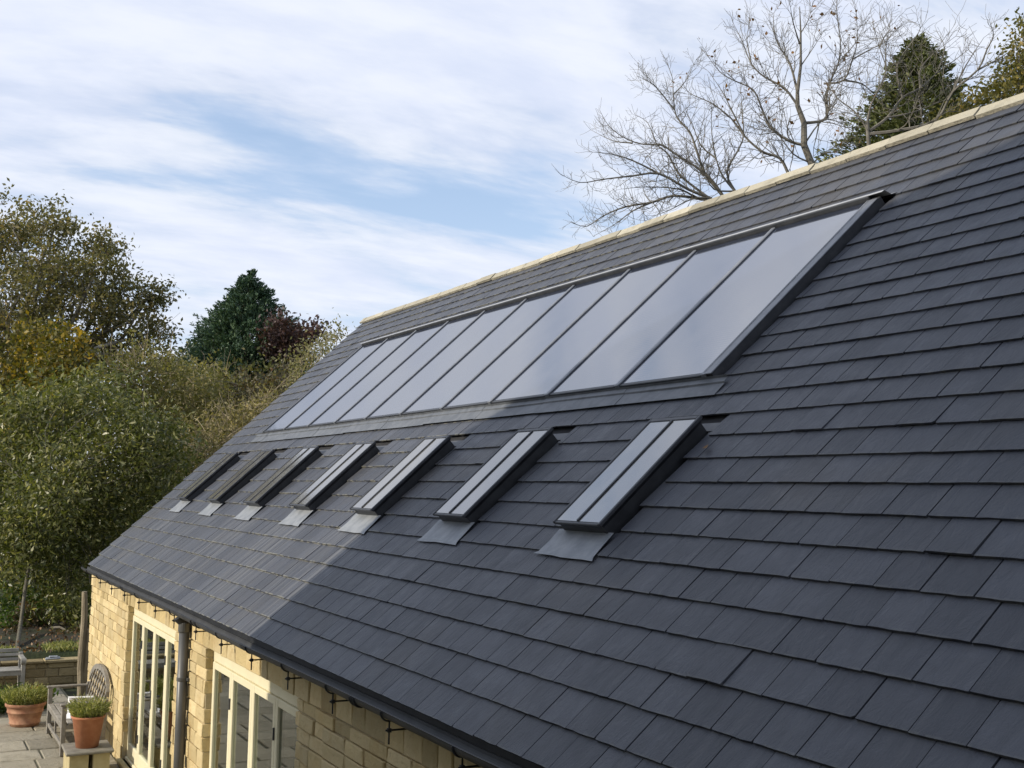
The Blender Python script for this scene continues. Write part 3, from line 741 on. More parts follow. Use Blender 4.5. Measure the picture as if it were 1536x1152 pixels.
for (wy, wz) in [(a, b) for a in (-9, -5, 4, 7.5) for b in (-1.2, 2.2)]:
    wdo = MB(); 
    for (p, q) in (((0, -.5), (.06, -.44)), ((0, .44), (.06, .5)), ((0, -.03), (.06, .03))): wdo.box((hx1 + .001, wy + p[1], wz), (hx1 + .06, wy + q[1], wz + 1.3))
    wdo.box((hx1 + .001, wy - .44, wz + 1.24), (hx1 + .058, wy + .44, wz + 1.3)); wdo.box((hx1 + .001, wy - .44, wz), (hx1 + .058, wy + .44, wz + .06))
    w_ = wdo.build('window', M['cream'], nh)
    MB().box((hx1 + .004, wy - .44, wz + .06), (hx1 + .02, wy + .44, wz + 1.24)).build('pane', M['glass'], w_)

# ------------------------------------------------------------------ foliage tools
def unit(v): return v / (np.linalg.norm(v, axis=-1, keepdims=True) + 1e-9)
def leaf_arrays(P, size, R, aspect=.5, droop=0.0, dirs=None, jit=.5):
    """one folded diamond leaf at every point of P"""
    n = len(P); a = unit(R.normal(size=(n, 3))) if dirs is None else unit(dirs + jit * R.normal(size=(n, 3)))
    a[:, 2] -= droop; a = unit(a); b = unit(np.cross(a, R.normal(size=(n, 3)))); c = np.cross(a, b)
    L = (size * R.uniform(.6, 1.35, n))[:, None]; Wd = L * aspect
    V = np.stack([P - a * L * .5, P + b * Wd * .5 + c * L * .06, P + a * L * .5, P - b * Wd * .5 + c * L * .06], 1).reshape(-1, 3)
    return V, np.arange(4 * n).reshape(n, 4)
def leaf_obj(name, P, size, mat, parent, R, aspect=.5, droop=0.0, dirs=None, jit=.5, rnd=None):
    V, F = leaf_arrays(P, size, R, aspect, droop, dirs, jit)
    return npmesh(name, V, F, mat, parent, R.uniform(0, 1, len(P)) if rnd is None else rnd)
def lobe_points(C, rad, k, R, flat=1.0):
    d = unit(R.normal(size=(k, 3))); f1, f2 = R.uniform(2, 4, 2); ph = R.uniform(0, 6, 3)
    bump_ = 1 + .22 * np.sin(f1 * d[:, 0] * 2 + ph[0]) + .18 * np.sin(f2 * d[:, 2] * 2 + ph[1]) + .12 * np.sin(5 * d[:, 1] + ph[2])
    r = rad * bump_ * R.uniform(.12, 1, k) ** (1 / 2.4)
    p = d * r[:, None]; p[:, 2] *= flat; return C + p
def curve(a, b, R, k=5, sag=.12):
    a = np.asarray(a, float); b = np.asarray(b, float); L = np.linalg.norm(b - a); m_ = []
    off = R.normal(size=3) * sag * L; off[2] = abs(off[2]) * .5
    for i in range(k + 1):
        t = i / k; m_.append(a + (b - a) * t + off * math.sin(math.pi * t) + (R.normal(size=3) * .015 * L if 0 < i < k else 0))
    return m_
def leafy_tree(name, label, cat, base, fork, lobes, leafmat, barkmat, R, size, per, clusters, spread=.32, r0=.15, aspect=.5, droop=0., flat=1., group=None, crown='crown', trunkpts=None, twigs=True):
    root = empty(name, tuple(base)); root.location = (0, 0, 0); tag(root, label, cat, group)
    tb = MB(); tp = trunkpts or [base, (np.asarray(base) * .5 + np.asarray(fork) * .5) + np.array([R.normal() * .06, R.normal() * .06, 0]), fork]
    tb.tube([np.asarray(q, float) for q in tp], list(np.linspace(r0, r0 * .62, len(tp))), 9)
    pts = []; rn = []
    for (C, rad) in lobes:
        C = np.asarray(C); c = curve(tp[-1], C, R, 5); tb.tube(c, list(np.linspace(r0 * .42, r0 * .12, 6)), 6)
        k = max(6, int(clusters * (rad ** 2)))
        cc_ = lobe_points(C, rad, k, R, flat)
        if twigs:
            for q in cc_[::2]: tb.tube(curve(c[R.integers(3, 6)], q, R, 3, .08), [r0 * .08, r0 * .06, r0 * .045, r0 * .02], 3, False)
        tone = R.normal(0, .13, k)
        for q, tn in zip(cc_, tone):
            m_ = int(per * R.uniform(.5, 1.4)); pts.append(q + R.normal(size=(m_, 3)) * spread * np.array([1, 1, .8])); rn.append(np.clip(R.beta(2, 2, m_) + tn, 0, 1))
    trunk = tb.build('trunk', barkmat, root, True)
    P = np.concatenate(pts); leaf_obj(crown, P, size, leafmat, root, R, aspect, droop, rnd=np.concatenate(rn))
    return root
def lobes_px(spec, depth, R, dz=.6, extra=1):
    """lobes given by image position and radius at a depth; more of them behind and before it for a round crown"""
    out = []
    for s in spec:
        x, y, r = s[:3]; dd = s[3] if len(s) > 3 else 0.0; rad = r * depth / FPX
        out.append((atd(x, y, depth + dd + R.uniform(-dz, dz)), rad))
        for _ in range(extra):
            o = R.choice((-1, 1)) * R.uniform(1.0, 1.6) * max(rad, .6); p = atd(x + R.uniform(-.3, .3) * r, y + R.uniform(-.1, .5) * r, depth + dd + o); out.append((p, rad * .9))
    return out
def gpos(x, depth):
    p = atd(x, 700, depth); return np.array([p[0], p[1], gz(p[0], p[1]) - .05])

# ------------------------------------------------------------------ trees and shrubs beyond the gable
R = np.random.default_rng(4)
D = 37.
leafy_tree('broadleaf_tree', 'tall broadleaf tree with sparse olive-brown autumn leaves, sky showing through', 'tree', gpos(20, D), atd(20, 610, D),
    lobes_px([(20, 345, 55), (85, 335, 38), (60, 400, 60), (-60, 380, 70), (130, 400, 45), (160, 365, 28), (175, 440, 40), (110, 455, 50), (205, 470, 38), (228, 440, 22), (225, 500, 30), (20, 480, 60), (150, 505, 42), (-70, 480, 70), (70, 530, 50), (190, 535, 30), (250, 545, 18)], D, R),
    LM['oak'], M['bark'], R, .14, 72, 16, .23, .26)
D = 29.
leafy_tree('yellowing_tree', 'small tree turning bright yellow in front of the tall broadleaf tree', 'tree', gpos(60, D), atd(62, 700, D),
    lobes_px([(75, 525, 40), (40, 560, 42), (95, 560, 38), (25, 605, 45), (80, 600, 40), (10, 640, 40), (-40, 590, 45), (110, 510, 18), (130, 590, 25), (55, 495, 16)], D, R, .4),
    LM['yellow'], M['bark'], R, .14, 34, 52, .22, .09)
D = 25.2
leafy_tree('young_tree', 'young pale-stemmed tree with narrow pale green leaves rising behind the low wall', 'tree', atz(27, 977, gz(-.4, 23.2) - .02), atd(62, 800, 24.3),
    lobes_px([(60, 640, 60), (130, 620, 55), (150, 575, 18), (95, 590, 22), (180, 590, 22), (225, 630, 24), (30, 600, 24), (265, 690, 20), (190, 650, 50), (10, 680, 60), (90, 710, 65), (170, 720, 60), (235, 720, 45), (30, 770, 60), (120, 790, 55), (195, 790, 45), (-50, 740, 60), (80, 850, 42), (10, 840, 40), (250, 660, 30), (110, 880, 26), (110, 920, 13), (30, 815, 38, -1.6), (80, 815, 40, -1.5), (60, 760, 45, -1.5), (150, 875, 26, -.5), (135, 920, 13, -.5), (10, 790, 40, -1.2), (100, 900, 16, -1.)], D, R, .4),
    LM['willow'], M['palebark'], R, .13, 36, 60, .27, .042, .34, .25, trunkpts=[atz(25, 977, gz(-.4, 23.2) - .04), atd(32, 930, 23.5), atd(38, 880, 23.8), atd(46, 840, 24.1), atd(66, 795, 24.5), atd(85, 750, 24.9)])

def shrub(name, label, spec, depth, leafmat, stemmat, size, per, clusters, nstem, group='shrubs beyond the gable', spread=.2, aspect=.45, stemr=.008, stemlen=1.0):
    lb = lobes_px(spec, depth, R, .3); xs = sum(s[0] for s in spec) / len(spec); b = gpos(xs, depth)
    root = empty(name); tag(root, label, 'shrub', group)
    st = MB(); pts = []; rn = []
    for (C, rad) in lb:
        C = np.asarray(C); st.tube(curve(b + R.normal(size=3) * np.array([.15, .15, 0]), C, R, 4), [.03, .026, .022, .016, .01], 5)
        k = max(8, int(clusters * rad ** 2)); cc_ = lobe_points(C, rad, k, R)
        for q in cc_[::3]: st.tube(curve(C, q, R, 3, .15), [stemr * 1.3, stemr, stemr * .8, stemr * .5], 3, False)
        for _ in range(int(nstem * rad)):
            d = unit(R.normal(size=3) + np.array([0, 0, .5])); p0 = C + d * rad * R.uniform(.3, .8); L = rad * stemlen * R.uniform(.5, 1.1)
            bend = R.normal(size=3) * .35; st.tube([p0, p0 + d * L * .35 + bend * L * .1, p0 + d * L * .7 + bend * L * .35, p0 + d * L + bend * L * .8], [stemr, stemr * .9, stemr * .75, stemr * .4], 3, False)
        tone = R.normal(0, .12, k)
        for q, tn in zip(cc_, tone):
            m_ = int(per * R.uniform(.5, 1.4)); pts.append(q + R.normal(size=(m_, 3)) * spread); rn.append(np.clip(R.beta(2, 2, m_) + tn, 0, 1))
    st.build('stems', stemmat, root); leaf_obj('foliage', np.concatenate(pts), size, leafmat, root, R, aspect, rnd=np.concatenate(rn)); return root
shrub('hedge_shrub', 'tall olive shrub with straight brown shoots below the broadleaf tree crown', [(170, 570, 45), (215, 550, 40), (255, 560, 38), (200, 600, 45)], 31., LM['bush'], M['tantwig'], .12, 30, 40, 34)
shrub('hedge_shrub', 'wide olive-green shrub growing at the foot of the dark cypress', [(290, 575, 40), (330, 590, 45), (300, 630, 45), (260, 625, 45)], 33., LM['bush'], M['tantwig'], .12, 30, 40, 22)
shrub('hedge_shrub', 'dark russet shrub between the cypress and the roof verge', [(375, 590, 35), (410, 585, 32), (400, 620, 35), (435, 570, 26)], 31.5, LM['dark'], M['twig'], .11, 30, 44, 26)
shrub('hedge_shrub', 'tan twiggy shrub leaning against the middle of the roof verge', [(310, 665, 42), (350, 645, 38), (385, 620, 26), (290, 710, 42), (400, 600, 16)], 28., LM['tanbush'], M['tantwig'], .10, 30, 56, 60)
shrub('hedge_shrub', 'dense olive shrub beside the young tree and the eaves corner', [(240, 690, 45), (215, 740, 48), (180, 780, 45), (255, 740, 38), (200, 830, 40), (150, 840, 40)], 27.5, LM['bush'], M['twig'], .10, 30, 56, 20)
shrub('hedge_shrub', 'pale straw-leaved shrub showing above the verge near the ridge end', [(455, 545, 20), (485, 520, 13), (505, 505, 8), (440, 575, 18), (470, 530, 14)], 30., LM['pale'], M['tantwig'], .09, 22, 70, 40, stemr=.006)
shrub('garden_shrub', 'bright green leafy shrub behind the stem of the young tree', [(20, 880, 30), (-10, 920, 35), (60, 900, 26), (110, 900, 25), (15, 935, 18), (5, 945, 14, -2.2), (50, 940, 12, -2.2)], 27., LM['green'], M['twig'], .11, 34, 75, 6, None, .14)
shrub('garden_shrub', 'dark low shrub in the shade under the young tree', [(90, 930, 22), (120, 920, 18), (60, 940, 16), (130, 880, 22)], 29., LM['dark'], M['twig'], .10, 30, 80, 8, None, .16)
shrub('garden_shrub', 'low spreading undergrowth along the back of the leaf-strewn bed', [(60, 935, 16), (105, 932, 16), (10, 940, 20), (85, 950, 9), (130, 935, 12), (40, 925, 16), (20, 952, 14, -.8), (60, 956, 11, -.8), (95, 955, 11, -.8), (125, 955, 11, -.8)], 25.2, LM['dark'], M['twig'], .09, 34, 120, 8, None, .10)
shrub('garden_shrub', 'shaded green shrub filling the gap beside the barn corner', [(135, 860, 28), (95, 870, 26), (175, 850, 30)], 30., LM['willow'], M['twig'], .10, 32, 70, 6, None, .16)

for (lab, spec) in (('far olive thicket rising behind the yellow tree', [(-60, 640, 70), (20, 660, 65), (-20, 740, 70), (40, 780, 60), (-60, 820, 70)]),
                    ('far dull green thicket directly behind the young tree', [(110, 640, 55), (150, 700, 60), (100, 760, 60), (140, 820, 60), (80, 840, 50)]),
                    ('far brownish thicket behind the dense olive shrub', [(220, 620, 50), (240, 690, 55), (200, 760, 60), (260, 740, 55), (190, 830, 55)]),
                    ('far dusky thicket below the cypress', [(300, 610, 45), (350, 600, 45), (320, 670, 55), (400, 600, 42), (370, 650, 45), (290, 730, 50), (440, 580, 34)])):
    shrub('thicket', lab, spec, 38., LM['bush'], M['twig'], .19, 30, 17, 6, 'thickets at the far side of the garden', .34, .55)

def conifer(name, label, base, top, prof, leafmat, R, nspray, per, size, cat='tree', lean=.6):
    """prof: (height fraction, radius) from the ground to the tip"""
    root = empty(name); tag(root, label, cat); base = np.asarray(base); top = np.asarray(top); H = top - base
    st = MB(); st.tube([base, base + H * .4, base + H * .8, base + H * .97], [.2, .15, .07, .02], 8)
    hs = [p[0] for p in prof]; rs = [p[1] for p in prof]; pts = []; dirs = []; rn = []
    for i in range(nspray):
        while True:
            t = R.uniform(hs[0], 1.0); rad = np.interp(t, hs, rs)
            if R.uniform(0, max(rs)) < rad + .08 * max(rs): break
        az = R.uniform(0, 2 * math.pi); lump = 1 + .22 * math.sin(3 * az + 9 * t) + .18 * math.sin(5 * az - 23 * t + 2); q = R.uniform(.55, 1.06) if i % 6 else R.uniform(1.0, 1.28)
        r = rad * lump * q; o = np.array([math.cos(az), math.sin(az), 0]); c = base + H * t + o * r
        d = unit(o * 1.0 + np.array([0, 0, lean + R.normal() * .25])); L = .55 * R.uniform(.5, 1.2) * (.5 + .5 * rad / max(rs)) * size / .13
        u = R.uniform(-.6, 1, per)[:, None]; w = R.normal(size=(per, 3)) * (.16 * L) * (1.15 - u * .8)
        pts.append(c + d * u * L * .7 + w); dirs.append(np.repeat(d[None], per, 0)); rn.append(np.clip(R.beta(2, 2, per) * .8 + .2 * (q - .55) + R.normal(0, .1), 0, 1))
        if i % 4 == 0: st.tube([base + H * max(0, t - .04), c], [.022, .008], 3, False)
    st.build('trunk', M['bark'], root); leaf_obj('crown', np.concatenate(pts), size, leafmat, root, R, .38, dirs=np.concatenate(dirs), jit=.45, rnd=np.concatenate(rn)); return root
D = 45.
b = gpos(355, D); t_ = atd(376, 409, D); u_ = D / FPX
conifer('cypress_tree', 'dark green conifer with a ragged top standing behind the shrubs', b, t_, [(.45, 84 * u_), (.62, 82 * u_), (.70, 76 * u_), (.78, 60 * u_), (.86, 40 * u_), (.92, 24 * u_), (.96, 13 * u_), (1, 4 * u_)], LM['cypress'], R, 2300, 38, .145)
D = 43.
leafy_tree('copper_tree', 'dark purple-brown leaved tree behind the right side of the cypress', 'tree', gpos(435, D), atd(430, 580, D),
    lobes_px([(425, 500, 26), (450, 505, 22), (468, 498, 12), (440, 525, 24), (410, 520, 24), (412, 485, 14)], D, R, .4), LM['copper'], M['bark'], R, .17, 34, 40, .22, .12)
# behind the ridge
D = 30.; b = gpos(1372, D); t_ = atd(1376, 60, D); u_ = D / FPX
conifer('conifer_tree', 'olive green conical conifer rising behind the barn ridge', b, t_, [(.60, 140 * u_), (.72, 118 * u_), (.79, 98 * u_), (.84, 78 * u_), (.90, 52 * u_), (.95, 31 * u_), (.98, 17 * u_), (1, 6 * u_)], LM['olivecypress'], R, 2600, 36, .12, lean=.35)
D = 26.
leafy_tree('hedge_tree', 'yellowish olive leafy tree behind the high end of the ridge', 'tree', gpos(1500, D), atd(1510, 240, D),
    lobes_px([(1545, 40, 22), (1528, 85, 24), (1550, 120, 40), (1510, 125, 28), (1485, 150, 28), (1450, 165, 24), (1425, 180, 18), (1530, 160, 40), (1600, 90, 60), (1470, 190, 30)], D, R, .3), LM['yellow'] if False else leaf_material('olive_gold_leaf', [(0, (.05, .055, .015)), (1, (.28, .20, .05)), (.5, (.11, .105, .03)), (.85, (.18, .15, .04))]), M['bark'], R, .11, 30, 60, .17, .1)

# bare trees: limbs followed from the fork outwards, twigs grown along them
def bare_tree(name, label, base_px, depth, trunk, limbs, R, scale, org, r_tr=.17, dens=1.0, leafy=0, leafmat=None):
    root = empty(name); tag(root, label, 'tree', None)
    mb = MB(); tips = []
    def P(q, dd=0.0): return atd(org[0] + q[0] / scale, org[1] + q[1] / scale, depth + dd)
    g = gpos(base_px, depth)
    tp = [g] + [P(q) for q in trunk]; mb.tube(tp, [r_tr] + list(np.linspace(r_tr * .85, r_tr * (.09 if len(trunk) > 3 else .8), len(trunk))), 9)
    def sub(p, d, L, r, lev):
        n = 4 if lev > 0 else 3; q = p.copy(); pl = [q.copy()]; dd = d.copy()
        for i in range(n):
            dd = unit(dd + R.normal(size=3) * .20 + np.array([0, 0, .10])); q = q + dd * L / n; pl.append(q.copy())
        mb.tube(pl, list(np.linspace(r, max(r * .35, .0035), n + 1)), 4 if r > .012 else 3, False)
        if lev > 0:
            for i in range(1, n + 1):
                for _ in range(1 if R.uniform() < .75 else 2):
                    ax = unit(R.normal(size=3)); c = unit(dd * .75 + ax * .75); sub(pl[i], c, L * R.uniform(.35, .62), r * .58, lev - 1)
        else: tips.append(pl[-1])
    for lb in limbs:
        k = len(lb); drift = R.normal() * .9; pl = [P(q, drift * (i / k) ** 1.2) for i, q in enumerate(lb)]
        # refine so that limbs bend smoothly
        fine = []
        for i in range(k - 1):
            p0, p1, p2, p3 = pl[max(i - 1, 0)], pl[i], pl[i + 1], pl[min(i + 2, k - 1)]
            for t in (0, .33, .67): fine.append(.5 * ((2 * p1) + (p2 - p0) * t + (2 * p0 - 5 * p1 + 4 * p2 - p3) * t * t + (3 * p1 - 3 * p2 + p3 - p0) * t ** 3))
        fine.append(pl[-1]); m_ = len(fine); tot = sum(np.linalg.norm(fine[i + 1] - fine[i]) for i in range(m_ - 1)); rr0 = min(.042, .009 * tot + .009)
        rad = [max(.0048, rr0 * (1 - .9 * i / (m_ - 1))) for i in range(m_)]; mb.tube(fine, rad, 5, False)
        for i in range(2, m_):
            d = unit(fine[i] - fine[i - 1])
            for _ in range(int(dens * R.uniform(1.0, 3.0))):
                f = 1 - i / m_; ax = unit(R.normal(size=3)); c = unit(d * .75 + ax * .85 + np.array([0, 0, .12]))
                L = (.30 + .75 * f) * R.uniform(.6, 1.15); sub(fine[i], c, L, max(.0045, rad[i] * .42), 1 if L > .5 or R.uniform() < .5 else 0)
    mb.build('branches', M['twig'], root)
    if leafy:
        tp_ = np.array(tips); idx = R.choice(len(tp_), leafy); leaf_obj('clinging_leaves', tp_[idx] + R.normal(size=(leafy, 3)) * .06, .11, leafmat, root, R, .6)
    return root
Z1 = (3.0325, (840, 0)); Z2 = (4.085, (1160, 0))
bare_tree('bare_tree', 'wide bare tree with long low branches sweeping out over the ridge', 1090, 30., [(735, 905)],
    [[(740, 890), (690, 820), (620, 760), (540, 710), (460, 660), (370, 655), (290, 625), (220, 570), (180, 500)],
     [(690, 910), (610, 850), (540, 790), (490, 700), (440, 655), (400, 560), (340, 520)],
     [(740, 890), (660, 790), (620, 680), (590, 600), (530, 530), (515, 430), (510, 350), (470, 250)],
     [(515, 430), (570, 370), (620, 270)], [(520, 500), (440, 400), (400, 370), (350, 345)],
     [(680, 900), (580, 860), (450, 790), (330, 800), (200, 815), (90, 830), (0, 790)],
     [(450, 790), (330, 730), (230, 700), (120, 690)], [(330, 650), (240, 640), (140, 590)],
     [(670, 910), (520, 890), (420, 920), (300, 940), (200, 980), (120, 1030), (50, 1010)], [(420, 920), (330, 960), (250, 1020), (150, 1075)],
     [(620, 900), (540, 860), (400, 850), (280, 860)], [(690, 900), (600, 905), (500, 955), (420, 985)],
     [(800, 875), (740, 800), (710, 720), (690, 600), (690, 480)], [(710, 720), (640, 660), (600, 560), (560, 480)],
     [(800, 875), (760, 780), (830, 640), (830, 520), (820, 400)], [(790, 870), (700, 860), (650, 780), (560, 650)]], R, *Z1, .12, 1.3)
bare_tree('bare_tree', 'tall bare tree with thick upright trunk and a few clinging brown leaves', 1210, 27., [(1150, 760), (1110, 660), (1110, 560), (1080, 480), (1080, 420), (1095, 300), (1095, 150), (1090, 30)],
    [[(1110, 660), (1040, 640), (960, 580), (920, 500), (880, 410), (800, 370), (730, 330), (665, 245)],
     [(1040, 795), (1000, 720), (920, 690), (840, 620), (780, 540), (690, 470), (600, 430), (570, 400)],
     [(840, 620), (780, 500), (740, 420), (680, 330)],
     [(1080, 480), (1020, 400), (930, 350), (870, 290), (830, 190), (785, 100)], [(870, 290), (850, 180), (860, 115)],
     [(1080, 420), (1050, 300), (1010, 230), (975, 150), (970, 60)], [(1095, 300), (1150, 220), (1200, 140)], [(1095, 150), (1130, 90), (1150, 10)], [(1090, 200), (1060, 100), (1045, 10)],
     [(1110, 560), (1210, 540), (1212, 440), (1230, 370), (1268, 280), (1275, 185), (1262, 75), (1258, 15)],
     [(1200, 380), (1290, 365), (1330, 270), (1352, 186), (1348, 60)], [(1290, 365), (1370, 380), (1420, 420), (1500, 500)],
     [(1330, 270), (1420, 220), (1480, 190), (1520, 150)], [(1110, 660), (1180, 560), (1240, 545), (1330, 595)],
     [(1140, 740), (1060, 700), (980, 600), (900, 590)], [(1150, 750), (1190, 700), (1250, 690), (1300, 640)], [(1268, 280), (1340, 200), (1390, 100)]], R, *Z1, .105, 1.3, 160, LM['rust'])
bare_tree('bare_tree', 'olive-barked bare tree in front of the conical conifer', 1300, 25., [(585, 900), (578, 800), (575, 740)],
    [[(578, 800), (530, 720), (470, 660), (390, 600), (350, 520), (280, 480)], [(575, 760), (600, 640), (640, 560), (690, 430), (650, 290), (610, 140)], [(690, 430), (690, 290), (720, 120)], [(650, 290), (700, 200), (780, 190)],
     [(590, 800), (700, 720), (790, 600), (900, 540), (1000, 450), (1110, 370), (1200, 300)], [(590, 820), (760, 800), (990, 740), (1100, 560), (1250, 430), (1310, 300), (1350, 220), (1330, 150)],
     [(900, 540), (900, 430), (980, 330), (1120, 220)], [(1000, 450), (1050, 300), (1000, 190)], [(1100, 560), (1180, 400), (1290, 230)], [(790, 600), (760, 400), (890, 200), (895, 150)],
     [(1250, 430), (1380, 360), (1470, 300)], [(700, 720), (850, 690), (980, 640), (1080, 600)]], R, *Z2, .05, .9)

# ------------------------------------------------------------------ low wall, bed and litter
rw = empty('retaining_wall'); tag(rw, 'low weathered stone retaining wall behind the benches', 'wall')
X0, X1, Y0_, Y1_, ZT = -6.5, .62, 22.32, 22.62, -1.885
MB().box((X0, Y0_ + .02, GZ - .1), (X1, Y1_, ZT - .05)).build('core', M['mortar'], rw)
wr2 = random.Random(31); z = GZ - .02
while z < ZT - .06:
    h_ = min(wr2.choice((.11, .13, .15)), ZT - .05 - z); xv = X0
    if h_ > .03:
        while xv < X1 - .02:
            w_ = min(wr2.uniform(.18, .5), X1 - xv); mb = MB(); mb.box((xv + .006, Y0_ - wr2.uniform(0, .014), z + .005), (xv + w_ - .006, Y0_ + .05, z + h_ - .005), .01)
            mb.build('stone', M['oldstone'], rw); xv += w_
    z += h_
xv = X0
while xv < X1 - .02:
    w_ = min(wr2.uniform(.5, .9), X1 + .03 - xv); MB().box((xv + .004, Y0_ - .045, ZT - .048), (xv + w_ - .004, Y1_ + .03, ZT + wr2.uniform(-.004, .004)), .01).build('coping_stone', M['oldstone'], rw); xv += w_
n = 1500; lx = R.uniform(-3, 3.5, n); ly = 22.62 + np.abs(R.normal(size=n)) * 2.2; P = np.stack([lx, ly, [gz(a, b_) + .015 + .03 * abs(R.normal()) for a, b_ in zip(lx, ly)]], 1)
tag(leaf_obj('leaf_litter', P, .07, LM['litter'], None, R, .6), 'brown fallen leaves lying on the bed behind the low wall', 'leaves', kind='stuff')
n = 2600; lx = R.uniform(-3, .9, n); ly = R.uniform(22.63, 23.5, n); P = np.stack([lx, ly, [gz(a, b_) + .05 for a, b_ in zip(lx, ly)]], 1); keep = np.sin(lx * 3.1) + np.sin(lx * 7.7 + 1) + R.normal(size=n) * .5 > .1; P = P[keep]
tag(leaf_obj('ground_cover', P, .13, LM['potplant'], None, R, .18, dirs=np.tile([0, 0, 1.], (len(P), 1)), jit=.5), 'short green ground cover along the top of the low wall', 'plants', kind='stuff')
mb = MB(); c0 = atz(76, 986, ZT); mb.box((c0[0] - .13, Y0_ - .01, ZT + .004), (c0[0] + .12, Y0_ + .16, ZT + .035), .012, lambda p: (p[0] + .15 * (p[1] - Y0_), p[1], p[2] + .1 * (p[0] - c0[0]) * .3))
mb.box((c0[0] - .06, Y0_ + .01, ZT + .038), (c0[0] + .09, Y0_ + .12, ZT + .06), .01)
tag(mb.build('stone_pieces', M['stonepiece']), 'flat blue-grey stone offcuts lying on top of the low wall', 'stone')
ps = MB(); r = random.Random(2); pts = []; px0, py0 = .12, 20.0
ps.tube([(px0 + .012 * math.sin(i * 1.3), py0 + .01 * math.cos(i * 2.1), GZ - .02 + (1.92) * i / 8) for i in range(9)], [.062, .058, .056, .058, .054, .053, .054, .05, .042], 10)
ps.box((px0 + .045, py0 - .03, GZ), (px0 + .13, py0 + .05, -1.1), .01)
tag(ps.build('timber_post', M['post']), 'rough weathered timber post standing beside the far barn corner', 'post')

# ------------------------------------------------------------------ benches
def lattice_bench():
    b = empty('garden_bench'); tag(b, 'silvered teak bench with arched lattice back against the stone wall', 'bench')
    ya, yb = 16.66, 18.28; xf, xk = -.56, -.035; w = .06; zs = PZ + .42
    for yv in (ya, yb - w):
        MB().box((xf, yv, PZ), (xf + w, yv + w, PZ + .64), .006).build('leg', M['wood'], b)
        MB().box((xk - .03, yv, PZ), (xk + .03, yv + w, PZ + .70), .006, lambda p: (p[0] + max(0, p[2] - zs) * .12, p[1], p[2])).build('leg', M['wood'], b)
        MB().box((xf - .02, yv - .006, PZ + .641), (xk + .01, yv + w + .006, PZ + .67), .008).build('armrest', M['wood'], b)
        MB().box((xf + w + .001, yv + .012, zs - .08), (xk - .031, yv + w - .012, zs - .022), .004).build('seat_rail', M['wood'], b)
        MB().box((xf + w + .001, yv + .015, PZ + .1), (xk - .031, yv + w - .015, PZ + .145), .004).build('stretcher', M['wood'], b)
    MB().box((xf + .008, ya + w + .001, zs - .085), (xf + .045, yb - w - .001, zs - .022), .004).build('apron_rail', M['wood'], b)
    MB().box((xf + .012, ya + w + .001, PZ + .1), (xf + .045, yb - w - .001, PZ + .15), .004).build('front_stretcher', M['wood'], b)
    mid = (ya + yb) / 2; MB().box((xf + .015, mid - .02, PZ + .151), (xf + .042, mid + .02, zs - .086), .003).build('strut', M['wood'], b)
    for i in range(6):
        x0 = xf + .004 + i * .082; MB().box((x0, ya + (w + .002 if i == 0 or i == 5 else .004), zs - .021), (x0 + .07, yb - (w + .002 if i == 0 or i == 5 else .004), zs), .006).build('seat_slat', M['wood'], b)
    lean = lambda z: xk + .005 + max(0, z - zs) * .12
    def top(y): t = (y - mid) / ((yb - ya) / 2); return PZ + .70 + .34 * math.sqrt(max(0, 1 - min(1, abs(t) * 1.0) ** 2.2))
    MB().box((-.02, ya + w, zs + .06), (.02, yb - w, zs + .11), .004, lambda p: (p[0] + lean(p[2]), p[1], p[2])).build('back_rail', M['wood'], b)
    arch = []; k = 22
    for i in range(k + 1):
        yv = ya + .03 + (yb - ya - .06) * i / k; arch.append((lean(top(yv)), yv, top(yv)))
    ab = MB(); V = []
    for (x, yv, z) in arch: V += [(x - .022, yv, z - .07), (x + .022, yv, z - .07), (x + .022, yv, z), (x - .022, yv, z)]
    ab.add(V, [(i * 4 + j, i * 4 + (j + 1) % 4, (i + 1) * 4 + (j + 1) % 4, (i + 1) * 4 + j) for i in range(k) for j in range(4)] + [(0, 3, 2, 1), (4 * k, 4 * k + 1, 4 * k + 2, 4 * k + 3)])
    ab.build('arched_top_rail', M['wood'], b)
    zl = zs + .11
    for sgn in (1, -1):                                     # diagonal lattice strips
        for i in range(-6, 16):
            y0 = ya + i * .19 if sgn > 0 else yb - i * .19
            p = None; q = None; st_ = .02
            for j in range(60):
                z = zl + j * .012; yv = y0 + sgn * (z - zl) * .8
                if ya + w < yv < yb - w and z < top(yv) - .05:
                    if p is None: p = (yv, z)
                    q = (yv, z)
            if p and q and q[1] - p[1] > .05:
                o = .008 * sgn; V = []
                for (yv, z) in (p, q): V += [(lean(z) + o - .007, yv - .02, z), (lean(z) + o + .007, yv - .02, z), (lean(z) + o + .007, yv + .02, z), (lean(z) + o - .007, yv + .02, z)]
                mesh('lattice_strip', V, [(0, 1, 2, 3), (7, 6, 5, 4), (0, 4, 5, 1), (1, 5, 6, 2), (2, 6, 7, 3), (3, 7, 4, 0)], M['wood'], b)
    return zs
zs = lattice_bench()
